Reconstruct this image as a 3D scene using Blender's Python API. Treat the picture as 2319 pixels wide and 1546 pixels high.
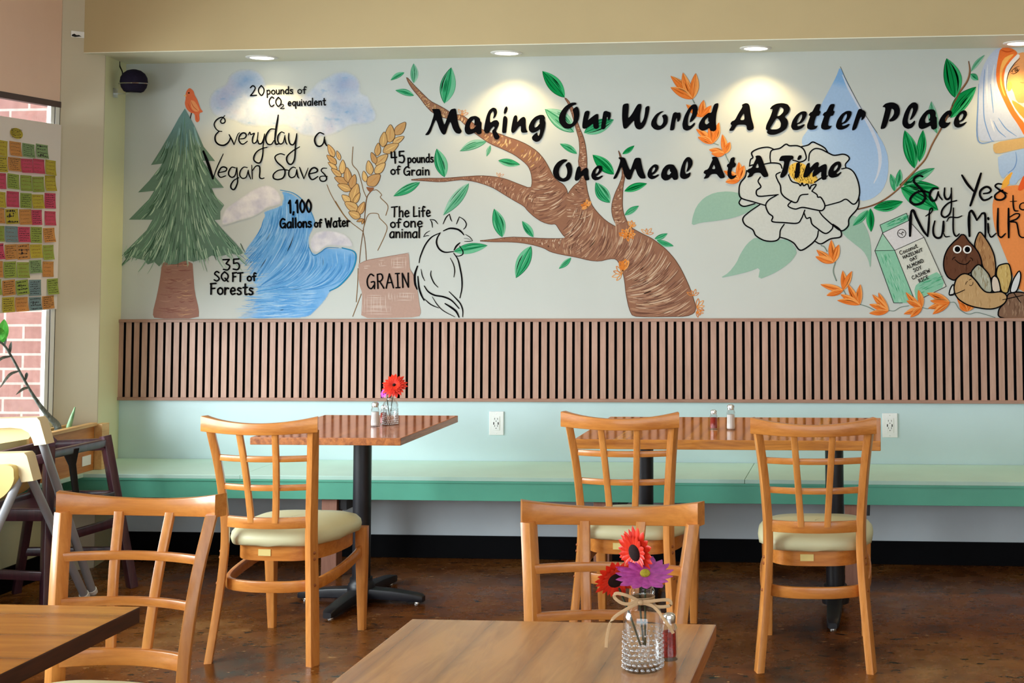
import bpy, bmesh, math, random
from math import sin, cos, pi, radians, sqrt, atan2
from mathutils import Vector, Matrix, noise as mnoise
from mathutils.geometry import tessellate_polygon

# ------------------------------------------------------------------ scene, camera, exposure
for o in list(bpy.data.objects):
    bpy.data.objects.remove(o, do_unlink=True)
SC = bpy.context.scene
COL = SC.collection
random.seed(7)

W, H = 2319, 1546
FPX, PPX, PPY = 3119.78, 1718.38, 377.99          # focal length and principal point, pixels
YAW, PITCH, ROLL = -0.0884, 0.0594, -0.0060
EYE = Vector((0, 0, 1.48))

def cam_axes():
    f = Vector((sin(YAW) * cos(PITCH), cos(YAW) * cos(PITCH), sin(PITCH)))
    r = Vector((cos(YAW), -sin(YAW), 0))
    u = r.cross(f)
    c, s = cos(ROLL), sin(ROLL)
    return c * r + s * u, -s * r + c * u, f
CR, CU, CF = cam_axes()

cam_data = bpy.data.cameras.new('camera')
cam_data.sensor_width = 36
cam_data.lens = FPX / W * 36
cam_data.shift_x = (W / 2 - PPX) / W
cam_data.shift_y = (PPY - H / 2) / W
cam_data.clip_start = 0.05
cam = bpy.data.objects.new('camera', cam_data)
COL.objects.link(cam)
cam.matrix_world = Matrix(((CR.x, CU.x, -CF.x, EYE.x), (CR.y, CU.y, -CF.y, EYE.y), (CR.z, CU.z, -CF.z, EYE.z), (0, 0, 0, 1)))
SC.camera = cam

SC.view_settings.view_transform = 'Standard'
SC.view_settings.look = 'None'
SC.view_settings.gamma = 1.0
SC.view_settings.use_curve_mapping = False
SC.view_settings.exposure = -0.50
SC.cycles.use_denoising = True
SC.cycles.max_bounces = 10
SC.cycles.diffuse_bounces = 5
SC.cycles.transparent_max_bounces = 96
SC.cycles.sample_clamp_indirect = 6.0
SC.cycles.caustics_reflective = False
SC.cycles.caustics_refractive = False

# ------------------------------------------------------------------ daylight
world = bpy.data.worlds.new('overcast_sky')
SC.world = world
world.use_nodes = True
bg = world.node_tree.nodes['Background']
bg.inputs[0].default_value = (0.86, 0.93, 1.0, 1)
bg.inputs[1].default_value = 4.2

def area(name, loc, rot, sx, sy, power, col):
    l = bpy.data.lights.new(name, 'AREA')
    l.shape = 'RECTANGLE'; l.size = sx; l.size_y = sy; l.energy = power; l.color = col
    o = bpy.data.objects.new(name, l); COL.objects.link(o)
    o.location = loc; o.rotation_euler = rot
    return o
# daylight through the storefront behind the camera and the side window
area('storefront_daylight', (0.2, -2.85, 1.55), (radians(90), 0, 0), 7.4, 2.3, 122, (0.90, 0.96, 1.0))
area('side_window_daylight', (-5.25, 3.6, 1.45), (0, radians(-90), radians(32)), 1.6, 3.6, 540, (0.93, 0.97, 1.0))
for q, (x, y) in enumerate([(-2.2, 1.4), (0.6, 1.4), (-2.2, 4.0), (0.6, 4.0)]):
    area('ceiling_fill_light', (x, y, 3.27), (0, 0, 0), 1.1, 0.5, 6, (1.0, 0.94, 0.85))  # unseen ambient lamps, added to fill the room from above

# ------------------------------------------------------------------ helpers: objects, tags
def tag(o, label=None, cat=None, group=None, kind=None):
    if label: o['label'] = label
    if cat: o['category'] = cat
    if group: o['group'] = group
    if kind: o['kind'] = kind
    return o

def empty(name, loc=(0, 0, 0), rz=0.0, parent=None):
    o = bpy.data.objects.new(name, None); COL.objects.link(o)
    o.empty_display_size = 0.1
    o.location = loc; o.rotation_euler = (0, 0, rz)
    if parent: o.parent = parent
    return o

def obj(name, bm, mat, parent=None, smooth=False, loc=None):
    bmesh.ops.recalc_face_normals(bm, faces=bm.faces[:])
    me = bpy.data.meshes.new(name)
    bm.to_mesh(me); bm.free()
    for m in (mat if isinstance(mat, (list, tuple)) else [mat]):
        me.materials.append(m)
    if smooth:
        for p in me.polygons: p.use_smooth = True
        if smooth != 'all':
            me.set_sharp_from_angle(angle=radians(40))
    o = bpy.data.objects.new(name, me); COL.objects.link(o)
    if parent: o.parent = parent
    if loc: o.location = loc
    return o

def copy_tree(o, parent=None):
    c = o.copy(); COL.objects.link(c)
    c.parent = parent
    for ch in [x for x in bpy.data.objects if x.parent == o]:
        copy_tree(ch, c)
    return c

# ------------------------------------------------------------------ helpers: shapes
def box(bm, x0, x1, y0, y1, z0, z1, bevel=0.0, mi=0):
    vs = [bm.verts.new((x, y, z)) for x in (x0, x1) for y in (y0, y1) for z in (z0, z1)]
    idx = [(0, 1, 3, 2), (4, 6, 7, 5), (0, 4, 5, 1), (2, 3, 7, 6), (0, 2, 6, 4), (1, 5, 7, 3)]
    fs = [bm.faces.new([vs[i] for i in f]) for f in idx]
    for f in fs: f.material_index = mi
    if bevel > 0:
        es = set()
        for f in fs: es.update(f.edges)
        bmesh.ops.bevel(bm, geom=list(es), offset=bevel, segments=2, affect='EDGES', profile=0.6)
    return bm

def sweep(bm, path, sect, caps=True, mi=0):
    """path: list of (point, xaxis, yaxis); sect: function(i)->list of (a,b) offsets"""
    rings = []
    for i, (p, ax, ay) in enumerate(path):
        rings.append([bm.verts.new(p + ax * a + ay * b) for a, b in sect(i)])
    n = len(rings[0])
    for i in range(len(rings) - 1):
        for j in range(n):
            f = bm.faces.new((rings[i][j], rings[i][(j + 1) % n], rings[i + 1][(j + 1) % n], rings[i + 1][j]))
            f.material_index = mi
    if caps:
        bm.faces.new(rings[0][::-1]).material_index = mi
        bm.faces.new(rings[-1]).material_index = mi
    return bm

def rect_sec(w, h, r=0.003):
    a, b = w / 2, h / 2
    r = min(r, a * .8, b * .8)
    out = []
    for cx, cy, a0 in ((a - r, b - r, 0), (-a + r, b - r, 90), (-a + r, -b + r, 180), (a - r, -b + r, 270)):
        for k in (0, 45, 90):
            t = radians(a0 + k); out.append((cx + r * cos(t), cy + r * sin(t)))
    return out

def circ_sec(r, n=12):
    return [(r * cos(2 * pi * k / n), r * sin(2 * pi * k / n)) for k in range(n)]

def cat(pts, sub=6, closed=False):
    """Catmull-Rom through points (tuples of any length)."""
    n = len(pts)
    if n < 3: return [tuple(p) for p in pts]
    d = len(pts[0]); out = []
    rng = range(n) if closed else range(n - 1)
    for i in rng:
        if closed:
            p0, p1, p2, p3 = pts[i - 1], pts[i], pts[(i + 1) % n], pts[(i + 2) % n]
        else:
            p0 = pts[i - 1] if i else tuple(2 * a - b for a, b in zip(pts[0], pts[1]))
            p1, p2 = pts[i], pts[i + 1]
            p3 = pts[i + 2] if i + 2 < n else tuple(2 * a - b for a, b in zip(pts[-1], pts[-2]))
        for k in range(sub):
            t = k / sub; t2, t3 = t * t, t * t * t
            out.append(tuple(0.5 * (2 * p1[c] + (p2[c] - p0[c]) * t + (2 * p0[c] - 5 * p1[c] + 4 * p2[c] - p3[c]) * t2
                                    + (3 * p1[c] - p0[c] - 3 * p2[c] + p3[c]) * t3) for c in range(d)))
    if not closed: out.append(tuple(pts[-1]))
    return out

def tube(bm, pts, r, n=10, caps=True, mi=0, up=(0, 0, 1)):
    P = [Vector(p[:3]) for p in pts]
    path = []
    for i, p in enumerate(P):
        t = (P[min(i + 1, len(P) - 1)] - P[max(i - 1, 0)]).normalized()
        u = Vector(up)
        if abs(t.dot(u)) > 0.95: u = Vector((1, 0, 0))
        ax = t.cross(u).normalized(); ay = ax.cross(t).normalized()
        path.append((p, ax, ay))
    rr = r if callable(r) else (lambda i: r)
    return sweep(bm, path, lambda i: circ_sec(rr(i), n), caps, mi)

def lathe(bm, prof, n=28, cx=0, cy=0, mi=0, cap_top=True, cap_bot=True):
    rings = [[bm.verts.new((cx + r * cos(2 * pi * k / n), cy + r * sin(2 * pi * k / n), z)) for k in range(n)] for r, z in prof]
    for i in range(len(rings) - 1):
        for j in range(n):
            bm.faces.new((rings[i][j], rings[i][(j + 1) % n], rings[i + 1][(j + 1) % n], rings[i + 1][j])).material_index = mi
    if cap_bot: bm.faces.new(rings[0][::-1]).material_index = mi
    if cap_top: bm.faces.new(rings[-1]).material_index = mi
    return bm

def sphere(bm, c, r, n=12, sx=1, sy=1, sz=1, mi=0):
    m = Matrix.Translation(c) @ Matrix.Diagonal((r * sx, r * sy, r * sz, 1))
    res = bmesh.ops.create_uvsphere(bm, u_segments=n, v_segments=max(4, n // 2), radius=1, matrix=m)
    for v in res['verts']:
        for f in v.link_faces: f.material_index = mi

def prism(bm, poly, axis, a, b, mi=0):
    """extrude a 2-D outline along an axis: 'x' -> poly is (y,z), 'y' -> (x,z), 'z' -> (x,y)"""
    def pt(p, t):
        return {'x': (t, p[0], p[1]), 'y': (p[0], t, p[1]), 'z': (p[0], p[1], t)}[axis]
    A = [bm.verts.new(pt(p, a)) for p in poly]; B = [bm.verts.new(pt(p, b)) for p in poly]
    n = len(poly)
    tris = tessellate_polygon([[Vector((p[0], p[1], 0)) for p in poly]])
    for t in tris:
        bm.faces.new([A[i] for i in t]).material_index = mi
        bm.faces.new([B[i] for i in reversed(t)]).material_index = mi
    for i in range(n):
        bm.faces.new((A[i], A[(i + 1) % n], B[(i + 1) % n], B[i])).material_index = mi

# ------------------------------------------------------------------ helpers: materials
def s2l(c):
    c = c / 255.0
    return c / 12.92 if c <= 0.04045 else ((c + 0.055) / 1.055) ** 2.4
def rgb(r, g, b, k=1.0):
    return (min(.95, s2l(r) * k), min(.95, s2l(g) * k), min(.95, s2l(b) * k), 1.0)

class NT:
    def __init__(s, name):
        s.m = bpy.data.materials.new(name); s.m.use_nodes = True
        s.t = s.m.node_tree; s.b = s.t.nodes['Principled BSDF']; s.out = s.t.nodes['Material Output']
    def n(s, typ, **kw):
        nd = s.t.nodes.new(typ)
        for k, v in kw.items():
            if k.startswith('i_'):
                key = k[2:]
                key = int(key) if key.isdigit() else key.replace('_', ' ')
                nd.inputs[key].default_value = v
            else: setattr(nd, k, v)
        return nd
    def l(s, a, b): s.t.links.new(a, b)
    def coords(s, scale=(1, 1, 1), src='Object', rot=(0, 0, 0)):
        tc = s.n('ShaderNodeTexCoord'); mp = s.n('ShaderNodeMapping')
        mp.inputs['Scale'].default_value = scale; mp.inputs['Rotation'].default_value = rot
        if src == 'World':
            g = s.n('ShaderNodeNewGeometry'); s.l(g.outputs['Position'], mp.inputs['Vector'])
        else: s.l(tc.outputs[src], mp.inputs['Vector'])
        return mp.outputs['Vector']
    def noise(s, vec, scale, detail=4, rough=.55, dist=0.0):
        nd = s.n('ShaderNodeTexNoise'); s.l(vec, nd.inputs['Vector'])
        nd.inputs['Scale'].default_value = scale; nd.inputs['Detail'].default_value = detail
        nd.inputs['Roughness'].default_value = rough; nd.inputs['Distortion'].default_value = dist
        return nd.outputs['Fac']
    def ramp(s, fac, stops):
        nd = s.n('ShaderNodeValToRGB'); s.l(fac, nd.inputs['Fac'])
        els = nd.color_ramp.elements
        while len(els) < len(stops): els.new(0.5)
        for e, (p, c) in zip(els, stops): e.position = p; e.color = c
        return nd.outputs['Color']
    def mix(s, fac, a, b, mode='MIX'):
        nd = s.n('ShaderNodeMix', data_type='RGBA', blend_type=mode)
        for sock, v in ((nd.inputs['Factor'], fac), (nd.inputs[6], a), (nd.inputs[7], b)):
            if isinstance(v, (int, float, tuple)): sock.default_value = v
            else: s.l(v, sock)
        return nd.outputs[2]
    def bump(s, fac, strength=.1, dist=.002):
        nd = s.n('ShaderNodeBump'); nd.inputs['Strength'].default_value = strength; nd.inputs['Distance'].default_value = dist
        s.l(fac, nd.inputs['Height']); s.l(nd.outputs['Normal'], s.b.inputs['Normal'])
    def base(s, c):
        if isinstance(c, tuple): s.b.inputs['Base Color'].default_value = c
        else: s.l(c, s.b.inputs['Base Color'])
    def set(s, rough=.5, spec=.5, metal=0.0, coat=0.0, trans=0.0, ior=None):
        s.b.inputs['Roughness'].default_value = rough; s.b.inputs['Specular IOR Level'].default_value = spec
        s.b.inputs['Metallic'].default_value = metal; s.b.inputs['Coat Weight'].default_value = coat
        s.b.inputs['Coat Roughness'].default_value = .12
        s.b.inputs['Transmission Weight'].default_value = trans
        if ior: s.b.inputs['IOR'].default_value = ior
        return s

def painted(name, c, rough=.6, var=.06, scale=3.0, spec=.3, bump=.03):
    t = NT(name); v = t.coords((1, 1, 1), 'World')
    f = t.noise(v, scale, 5)
    a = tuple(x * (1 - var) for x in c[:3]) + (1,); b = tuple(min(1, x * (1 + var)) for x in c[:3]) + (1,)
    t.base(t.ramp(f, [(.3, a), (.7, b)]))
    if bump: t.bump(t.noise(v, 160, 2), bump, .001)
    return t.set(rough, spec).m

def wood(name, light, dark, axis='z', scale=1.0, rough=.35, coat=.25, spec=.4, var=.5):
    t = NT(name)
    st = {'x': (1.5, 16, 16), 'y': (16, 1.5, 16), 'z': (16, 16, 1.5)}[axis]
    v = t.coords(tuple(k * scale for k in st), 'Object')
    f1 = t.noise(v, 2.2, 6, .6, .6)
    f2 = t.noise(v, 9.0, 3, .7)
    c = t.ramp(f1, [(.28, dark), (.72, light)])
    c = t.mix(var * .35, c, t.ramp(f2, [(.35, tuple(x * .7 for x in dark[:3]) + (1,)), (.65, light)]))
    t.base(c)
    t.bump(f2, .04, .001)
    return t.set(rough, spec, 0, coat).m

# ------------------------------------------------------------------ materials
PAPER = rgb(214, 216, 204)
M_wall_up = painted('mural_wall_paint', rgb(186, 192, 187), .55, .03, 2.0)
M_wall_low = painted('bench_bounce_wall_paint', rgb(194, 217, 219), .45, .04, 2.5)  # green bounce light from the bench put into the wall colour
M_niche = painted('pale_sage_paint', rgb(226, 228, 188), .5, .04, 2.0)
M_cream = painted('cream_column_paint', rgb(198, 190, 166), .5, .04, 2.0)
M_tan = painted('tan_soffit_paint', rgb(186, 168, 126), .6, .04, 2.0)
M_taupe = painted('taupe_header_paint', rgb(236, 204, 184), .6, .05, 2.0)
M_soffit_under = painted('soffit_underside_paint', rgb(226, 228, 208), .5, .03, 2.0)
M_ceil = painted('ceiling_paint', rgb(225, 220, 208), .8, .02, 2.0)
M_room = painted('room_wall_paint', rgb(214, 202, 176), .7, .03, 2.0)
M_baseboard = painted('black_vinyl_baseboard', rgb(7, 7, 10), .6, .2, 8.0, .08)
M_bronze = painted('dark_bronze_aluminium', rgb(78, 60, 58), .4, .1, 5.0)
M_white = painted('white_plastic', rgb(236, 238, 236), .35, .02, 5.0, .5, 0)
M_black = painted('black_powder_coated_metal', rgb(24, 25, 32), .42, .15, 20.0, .5, .05)
M_cap_black = painted('dark_plastic', rgb(12, 12, 14), .4, .1, 9.0)
M_bench_top = painted('light_green_bench_paint', rgb(186, 222, 208), .3, .06, 4.0, .45)
M_bench_side = painted('green_bench_paint', rgb(92, 174, 148), .35, .08, 4.0, .45)
M_chair = wood('honey_beech_chair_wood', rgb(226, 156, 82), rgb(188, 114, 48), 'z', 1.0, .3, .25, .4)
M_chair_x = wood('honey_beech_rail_wood', rgb(218, 146, 70), rgb(180, 104, 38), 'x', 1.0, .3, .25, .4)
M_cushion = painted('sage_vinyl_upholstery', rgb(206, 203, 163), .42, .05, 6.0, .4, .05)
M_bolt = painted('brown_wood_plug', rgb(150, 86, 44), .4, .1, 20.0)
M_tagp = painted('pale_paper_tag', rgb(226, 206, 132), .6, .04, 20.0)
M_dark_wood = wood('dark_mahogany_wood', rgb(84, 48, 58), rgb(44, 24, 34), 'z', 1.0, .3, .4)
M_beige = painted('beige_moulded_plastic', rgb(216, 198, 156), .4, .04, 6.0, .45)
M_beige2 = painted('yellowed_plastic_seat', rgb(214, 190, 122), .4, .05, 6.0, .45)
M_grey_metal = painted('grey_tubular_steel', rgb(150, 152, 158), .35, .05, 9.0, .6)
M_planter = wood('orange_pine_board', rgb(214, 150, 84), rgb(176, 104, 46), 'y', .8, .5, .1)
M_planter2 = wood('pale_pine_board', rgb(226, 190, 130), rgb(200, 152, 92), 'y', .8, .5, .1)
M_soil = painted('potting_soil', rgb(92, 80, 66), .9, .5, 60.0)
M_foam = painted('white_foam_board', rgb(226, 218, 212), .7, .02, 3.0)
M_post = wood('pinkish_bench_post_wood', rgb(176, 128, 108), rgb(146, 100, 82), 'z', .8, .6, 0)

def wood_planks(name, tones, width, axis, rough, coat, dark=.55, spec=.5):
    """varnished boards; 'axis' is the direction the boards run"""
    t = NT(name)
    along = (9, 1.2, 9) if axis == 'y' else (1.2, 9, 9)
    v = t.coords((1, 1, 1), 'Object'); vg = t.coords(along, 'Object')
    sep = t.n('ShaderNodeSeparateXYZ'); t.l(v, sep.inputs[0])
    d = t.n('ShaderNodeMath', operation='DIVIDE'); t.l(sep.outputs['X' if axis == 'y' else 'Y'], d.inputs[0]); d.inputs[1].default_value = width
    fl = t.n('ShaderNodeMath', operation='FLOOR'); t.l(d.outputs[0], fl.inputs[0])
    wn = t.n('ShaderNodeTexWhiteNoise', noise_dimensions='1D'); t.l(fl.outputs[0], wn.inputs['W'])
    fr = t.n('ShaderNodeMath', operation='FRACT'); t.l(d.outputs[0], fr.inputs[0])
    pl = t.ramp(wn.outputs['Value'], [(i / (len(tones) - 1), c) for i, c in enumerate(tones)])
    g = t.noise(vg, 3.0, 7, .62, .8)
    grain = t.ramp(g, [(.3, (dark, dark * .88, dark * .75, 1)), (.62, (1, 1, 1, 1))])
    c = t.mix(.85, pl, grain, 'MULTIPLY')
    # joint line with darker late wood beside it
    jr = t.ramp(fr.outputs[0], [(0.0, (.45, .38, .3, 1)), (.14, (1, 1, 1, 1)), (.80, (1, 1, 1, 1)), (1.0, (.62, .52, .42, 1))])
    c = t.mix(.8, c, jr, 'MULTIPLY')
    k = t.noise(vg, .9, 3, .5)
    kn = t.ramp(k, [(.70, (1, 1, 1, 1)), (.78, (.42, .28, .2, 1))])
    c = t.mix(.7, c, kn, 'MULTIPLY')
    t.base(c)
    t.bump(t.noise(v, 14, 3), .04, .002)
    return t.set(rough, spec, 0, coat).m
M_top_stripe = wood_planks('pine_with_reflection_stripes', [rgb(196, 106, 46), rgb(214, 128, 62), rgb(202, 114, 50)], .058, 'y', .15, .35, .55, .4)  # narrow stripes in the board colour stand for reflected wall slats
M_top_amber = wood_planks('varnished_amber_pine', [rgb(230, 150, 44), rgb(212, 122, 30), rgb(240, 168, 62)], .056, 'y', .15, .35, .6, .35)  # same narrow stripes painted in for the mirrored slats
M_top_honey = wood_planks('varnished_honey_boards', [rgb(204, 142, 72), rgb(212, 152, 84), rgb(194, 130, 60)], .14, 'y', .22, .45, .6)
M_top_honey_x = wood_planks('varnished_golden_boards', [rgb(212, 138, 46), rgb(200, 124, 36), rgb(220, 150, 60)], .15, 'x', .2, .4, .62)
M_top_edge = wood('board_edge_grain', rgb(206, 128, 66), rgb(120, 60, 28), 'y', 1.4, .4, .3)
M_top_edge_amber = wood('amber_board_edge', rgb(224, 150, 58), rgb(150, 84, 24), 'x', 1.2, .35, .3)
M_top_edge_shade = wood('shaded_board_edge', rgb(84, 46, 30), rgb(46, 24, 16), 'y', 1.2, .5, .1)  # edge lies in shadow; that shade is put into the wood colour

def floor_mat():
    t = NT('stained_concrete_floor')
    v = t.coords((1, 1, 1), 'World'); v2 = t.coords((1, 2.4, 1), 'World')
    a = t.noise(v, 1.6, 8, .65, .4)
    c = t.ramp(a, [(.30, rgb(52, 24, 6)), (.45, rgb(112, 62, 20)), (.58, rgb(134, 84, 34)), (.72, rgb(168, 124, 72))])
    b = t.noise(v, 7.0, 6, .7)
    c = t.mix(.55, c, t.ramp(b, [(.35, (.45, .38, .32, 1)), (.6, (1, 1, 1, 1))]), 'MULTIPLY')
    s = t.noise(v2, 16.0, 3, .5, .3)
    c = t.mix(t.ramp(s, [(.635, (0, 0, 0, 1)), (.66, (1, 1, 1, 1))]), c, rgb(26, 20, 16))
    s2 = t.noise(v2, 23.0, 2, .5)
    c = t.mix(t.ramp(s2, [(.70, (0, 0, 0, 1)), (.72, (1, 1, 1, 1))]), c, rgb(190, 146, 96))
    t.base(c)
    r = t.ramp(b, [(.3, (.16, .16, .16, 1)), (.7, (.38, .38, .38, 1))])
    t.l(r, t.b.inputs['Roughness'])
    t.b.inputs['Specular IOR Level'].default_value = .18
    t.bump(b, .05, .003)
    return t.m
M_floor = floor_mat()

def brick_mat():
    t = NT('red_brick')
    v = t.coords((1, 1, 1), 'Object', (radians(90), 0, 0))
    br = t.n('ShaderNodeTexBrick'); t.l(v, br.inputs['Vector'])
    br.offset = .5; br.squash = 1.0
    br.inputs['Color1'].default_value = rgb(142, 106, 100); br.inputs['Color2'].default_value = rgb(126, 90, 84)
    br.inputs['Mortar'].default_value = rgb(160, 146, 140)
    br.inputs['Scale'].default_value = 1.0; br.inputs['Mortar Size'].default_value = .007
    br.inputs['Brick Width'].default_value = .215; br.inputs['Row Height'].default_value = .078
    n = t.noise(v, 26, 5)
    c = t.mix(.5, br.outputs['Color'], t.ramp(n, [(.35, (.7, .62, .6, 1)), (.65, (1.0, 1, 1, 1))]), 'MULTIPLY')
    t.base(c); t.bump(br.outputs['Fac'], .4, -.004)
    return t.set(.85, .2).m
M_brick = brick_mat()

def glass_pane():
    t = NT('window_glass')
    tr = t.n('ShaderNodeBsdfTransparent'); gl = t.n('ShaderNodeBsdfGlossy'); gl.inputs['Roughness'].default_value = .02
    tr.inputs[0].default_value = (.96, .98, .98, 1)
    lw = t.n('ShaderNodeLayerWeight'); lw.inputs['Blend'].default_value = .5
    fr = t.ramp(lw.outputs['Facing'], [(0, (.03, .03, .03, 1)), (.6, (.05, .05, .05, 1)), (1, (.7, .7, .7, 1))])
    mx = t.n('ShaderNodeMixShader'); t.l(fr, mx.inputs[0]); t.l(tr.outputs[0], mx.inputs[1]); t.l(gl.outputs[0], mx.inputs[2])
    t.l(mx.outputs[0], t.out.inputs['Surface'])
    return t.m
M_pane = glass_pane()
def clear_glass(name, tint=(1, 1, 1, 1), rough=.02):
    t = NT(name); t.base(tint); t.set(rough, .5, 0, 0, 1.0, 1.4)
    return t.m
def thin_glass(name, gloss, rough):
    t = NT(name)
    tr = t.n('ShaderNodeBsdfTransparent'); gl = t.n('ShaderNodeBsdfGlossy'); gl.inputs['Roughness'].default_value = rough
    tr.inputs[0].default_value = (.97, .98, .985, 1)
    lw = t.n('ShaderNodeLayerWeight'); lw.inputs['Blend'].default_value = .5
    g0 = gloss
    fr = t.ramp(lw.outputs['Facing'], [(0, (g0, g0, g0, 1)), (.55, (g0 * 1.4, g0 * 1.4, g0 * 1.4, 1)), (1, (.85, .85, .85, 1))])
    mx = t.n('ShaderNodeMixShader'); t.l(fr, mx.inputs[0]); t.l(tr.outputs[0], mx.inputs[1]); t.l(gl.outputs[0], mx.inputs[2])
    t.l(mx.outputs[0], t.out.inputs['Surface'])
    return t.m
M_jar = thin_glass('clear_pressed_glass', .06, .04)
M_bead = thin_glass('pressed_glass_bead', .26, .05)
M_chrome = NT('polished_chrome'); M_chrome.base((.78, .77, .76, 1)); M_chrome = M_chrome.set(.16, .5, 1.0).m
M_salt = painted('white_salt', rgb(232, 230, 226), .9, .03, 300)
M_chili = painted('red_pepper_flakes', rgb(150, 30, 16), .85, .55, 260)

# ------------------------------------------------------------------ the room
def struct(name, bm, mat, **kw):
    return tag(obj(name, bm, mat, **kw), kind='structure')

XL, XR, YF, YB, ZC = -3.84, 4.2, -3.0, 6.6, 3.35
bm = bmesh.new(); box(bm, XL - .16, XR, YF - .1, YB + .15, -.1, 0); struct('floor', bm, M_floor)
bm = bmesh.new(); box(bm, XL - .02, XR, YB, YB + .15, 0, .40, mi=2); box(bm, XL - .02, XR, YB, YB + .15, .40, .95, mi=1); box(bm, XL - .02, XR, YB, YB + .15, .95, ZC, mi=0)
struct('wall_back', bm, [M_wall_up, M_wall_low, painted('bench_shade_wall_paint', rgb(206, 216, 222), .6, .06, 3)])  # bottom strip greyed: shade under the bench put into the white wall's colour
bm = bmesh.new()
box(bm, XL - .06, XL, YF, 6.13, 0, .70, mi=1); box(bm, XL - .06, XL, YF, 6.13, 2.19, ZC, mi=0); box(bm, XL - .06, XL, YF, 1.2, .70, 2.19, mi=0)
struct('wall_left', bm, [M_taupe, M_niche])
bm = bmesh.new(); prism(bm, [(XL - .02, 6.137), (-3.84, 6.137), (-3.718, 6.293), (-3.718, 6.30), (XL - .02, 6.30)], 'z', 0, ZC); struct('pillar', bm, M_cream)
bm = bmesh.new(); prism(bm, [(XL - .02, 6.30), (-3.7195, 6.30), (-3.7865, YB), (XL - .02, YB)], 'z', 0, 2.43); struct('wall_niche', bm, M_niche)
bm = bmesh.new(); box(bm, XR, XR + .15, YF, YB + .15, 0, ZC); struct('wall_right', bm, M_room)
bm = bmesh.new(); box(bm, XL - .16, XR + .15, YF - .15, YF, 0, .4); box(bm, XL - .16, XR + .15, YF - .15, YF, 2.75, ZC)
box(bm, XL - .16, -3.5, YF - .15, YF, .4, 2.75); box(bm, 3.9, XR + .15, YF - .15, YF, .4, 2.75)
struct('wall_front', bm, M_room)
bm = bmesh.new(); box(bm, XL - .16, XR + .15, YF - .15, YB + .15, ZC, ZC + .1); struct('ceiling', bm, M_ceil)
# dropped soffit over the niche: tan face, pale underside
bm = bmesh.new(); box(bm, -3.80, XR, 6.215, YB, 2.434, ZC - .002, mi=0)
box(bm, -3.80, XR, 6.215, YB, 2.43, 2.434, mi=1)
struct('ceiling_soffit', bm, [M_tan, M_soffit_under])
bm = bmesh.new(); box(bm, -3.787, XR, YB - .014, YB, 0, .107, .002); struct('baseboard_back', bm, M_baseboard)
bm = bmesh.new(); box(bm, XL, XL + .014, YF, 6.13, 0, .107, .002); struct('baseboard_left', bm, M_baseboard)
# storefront window behind the camera and the side window
def window(name, parts):
    w = tag(empty(name), kind='structure')
    for nm, boxes, m in parts:
        bm = bmesh.new()
        for b in boxes: box(bm, *b)
        obj(nm, bm, m, w)
    return w
window('window_1', [
    ('window_header', [(XL - .03, XL + .004, 1.2, 6.135, 2.162, 2.19)], M_bronze),
    ('window_frame', [(XL - .018, XL + .002, 6.098, 6.128, .70, 2.162), (XL - .02, XL - .002, 6.066, 6.094, .70, 2.162), (XL - .07, XL - .02, 1.2, 1.24, .70, 2.162), (XL - .07, XL - .02, 1.2, 6.098, .70, .715),
                      (XL - .07, XL - .02, 3.62, 3.67, .70, 2.162)], M_white),
    ('window_gasket', [(XL - .018, XL - .001, 6.128, 6.137, .70, 2.19), (XL - .017, XL - .001, 6.094, 6.098, .70, 2.162)], M_cap_black),
    ('window_pane', [(XL - .014, XL - .009, 1.24, 6.066, .715, 2.162)], M_pane)])
window('window_2', [
    ('window_frame', [(-3.5, -3.44, YF - .1, YF - .04, .4, 2.75), (3.84, 3.9, YF - .1, YF - .04, .4, 2.75), (-3.5, 3.9, YF - .1, YF - .04, .4, .46),
                      (-3.5, 3.9, YF - .1, YF - .04, 2.69, 2.75), (-1.0, -.94, YF - .1, YF - .04, .4, 2.75), (1.4, 1.46, YF - .1, YF - .04, .4, 2.75)], M_bronze),
    ('window_pane', [(-3.44, 3.84, YF - .075, YF - .068, .46, 2.69)], M_pane)])
bm = bmesh.new(); box(bm, -9.0, -4.05, 7.1, 7.4, -.5, 4.5)
struct('wall_exterior', bm, M_brick)
bm = bmesh.new(); box(bm, -12, -4.0, -6, 7.1, -.3, -.12)
struct('ground_exterior', bm, painted('pale_concrete_paving', rgb(196, 190, 180), .9, .06, 3))

# ------------------------------------------------------------------ slatted wall panel
PX0, PX1 = -3.787, 4.15
sp = tag(empty('slat_panel', (0, YB, 0)), 'brown wood slat panel running along the wall between mural and bench', 'wall panel')
M_slat = wood('walnut_laminate_slats', rgb(192, 156, 138), rgb(162, 126, 108), 'z', .7, .5, .05, .3, .6)
M_felt = painted('black_felt_backing', rgb(9, 9, 12), .9, .1, 40, .1)
M_trimw = wood('walnut_laminate_trim', rgb(172, 136, 118), rgb(140, 104, 88), 'x', .7, .5, .05, .3, .6)
bm = bmesh.new(); box(bm, PX0, PX1, -.009, 0, .764, 1.136); obj('backing_felt', bm, M_felt, sp)
bm = bmesh.new()
k = 0; x = PX0 + .001
while x < PX1 - .03:
    box(bm, x, x + .0278, -.0205, -.0085, .766, 1.135, 0, 1)
    box(bm, x, x + .0278, -.0222, -.0205, .766, 1.135, 0, 0)
    x += .0412
obj('slats', bm, [M_slat, M_felt], sp)
bm = bmesh.new(); box(bm, PX0, PX1, -.032, 0, 1.135, 1.149, .0015); obj('top_rail', bm, M_trimw, sp)
bm = bmesh.new(); box(bm, PX0 - .004, PX1, -.032, 0, .751, .766, .0015); obj('bottom_rail', bm, M_trimw, sp)

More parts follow.
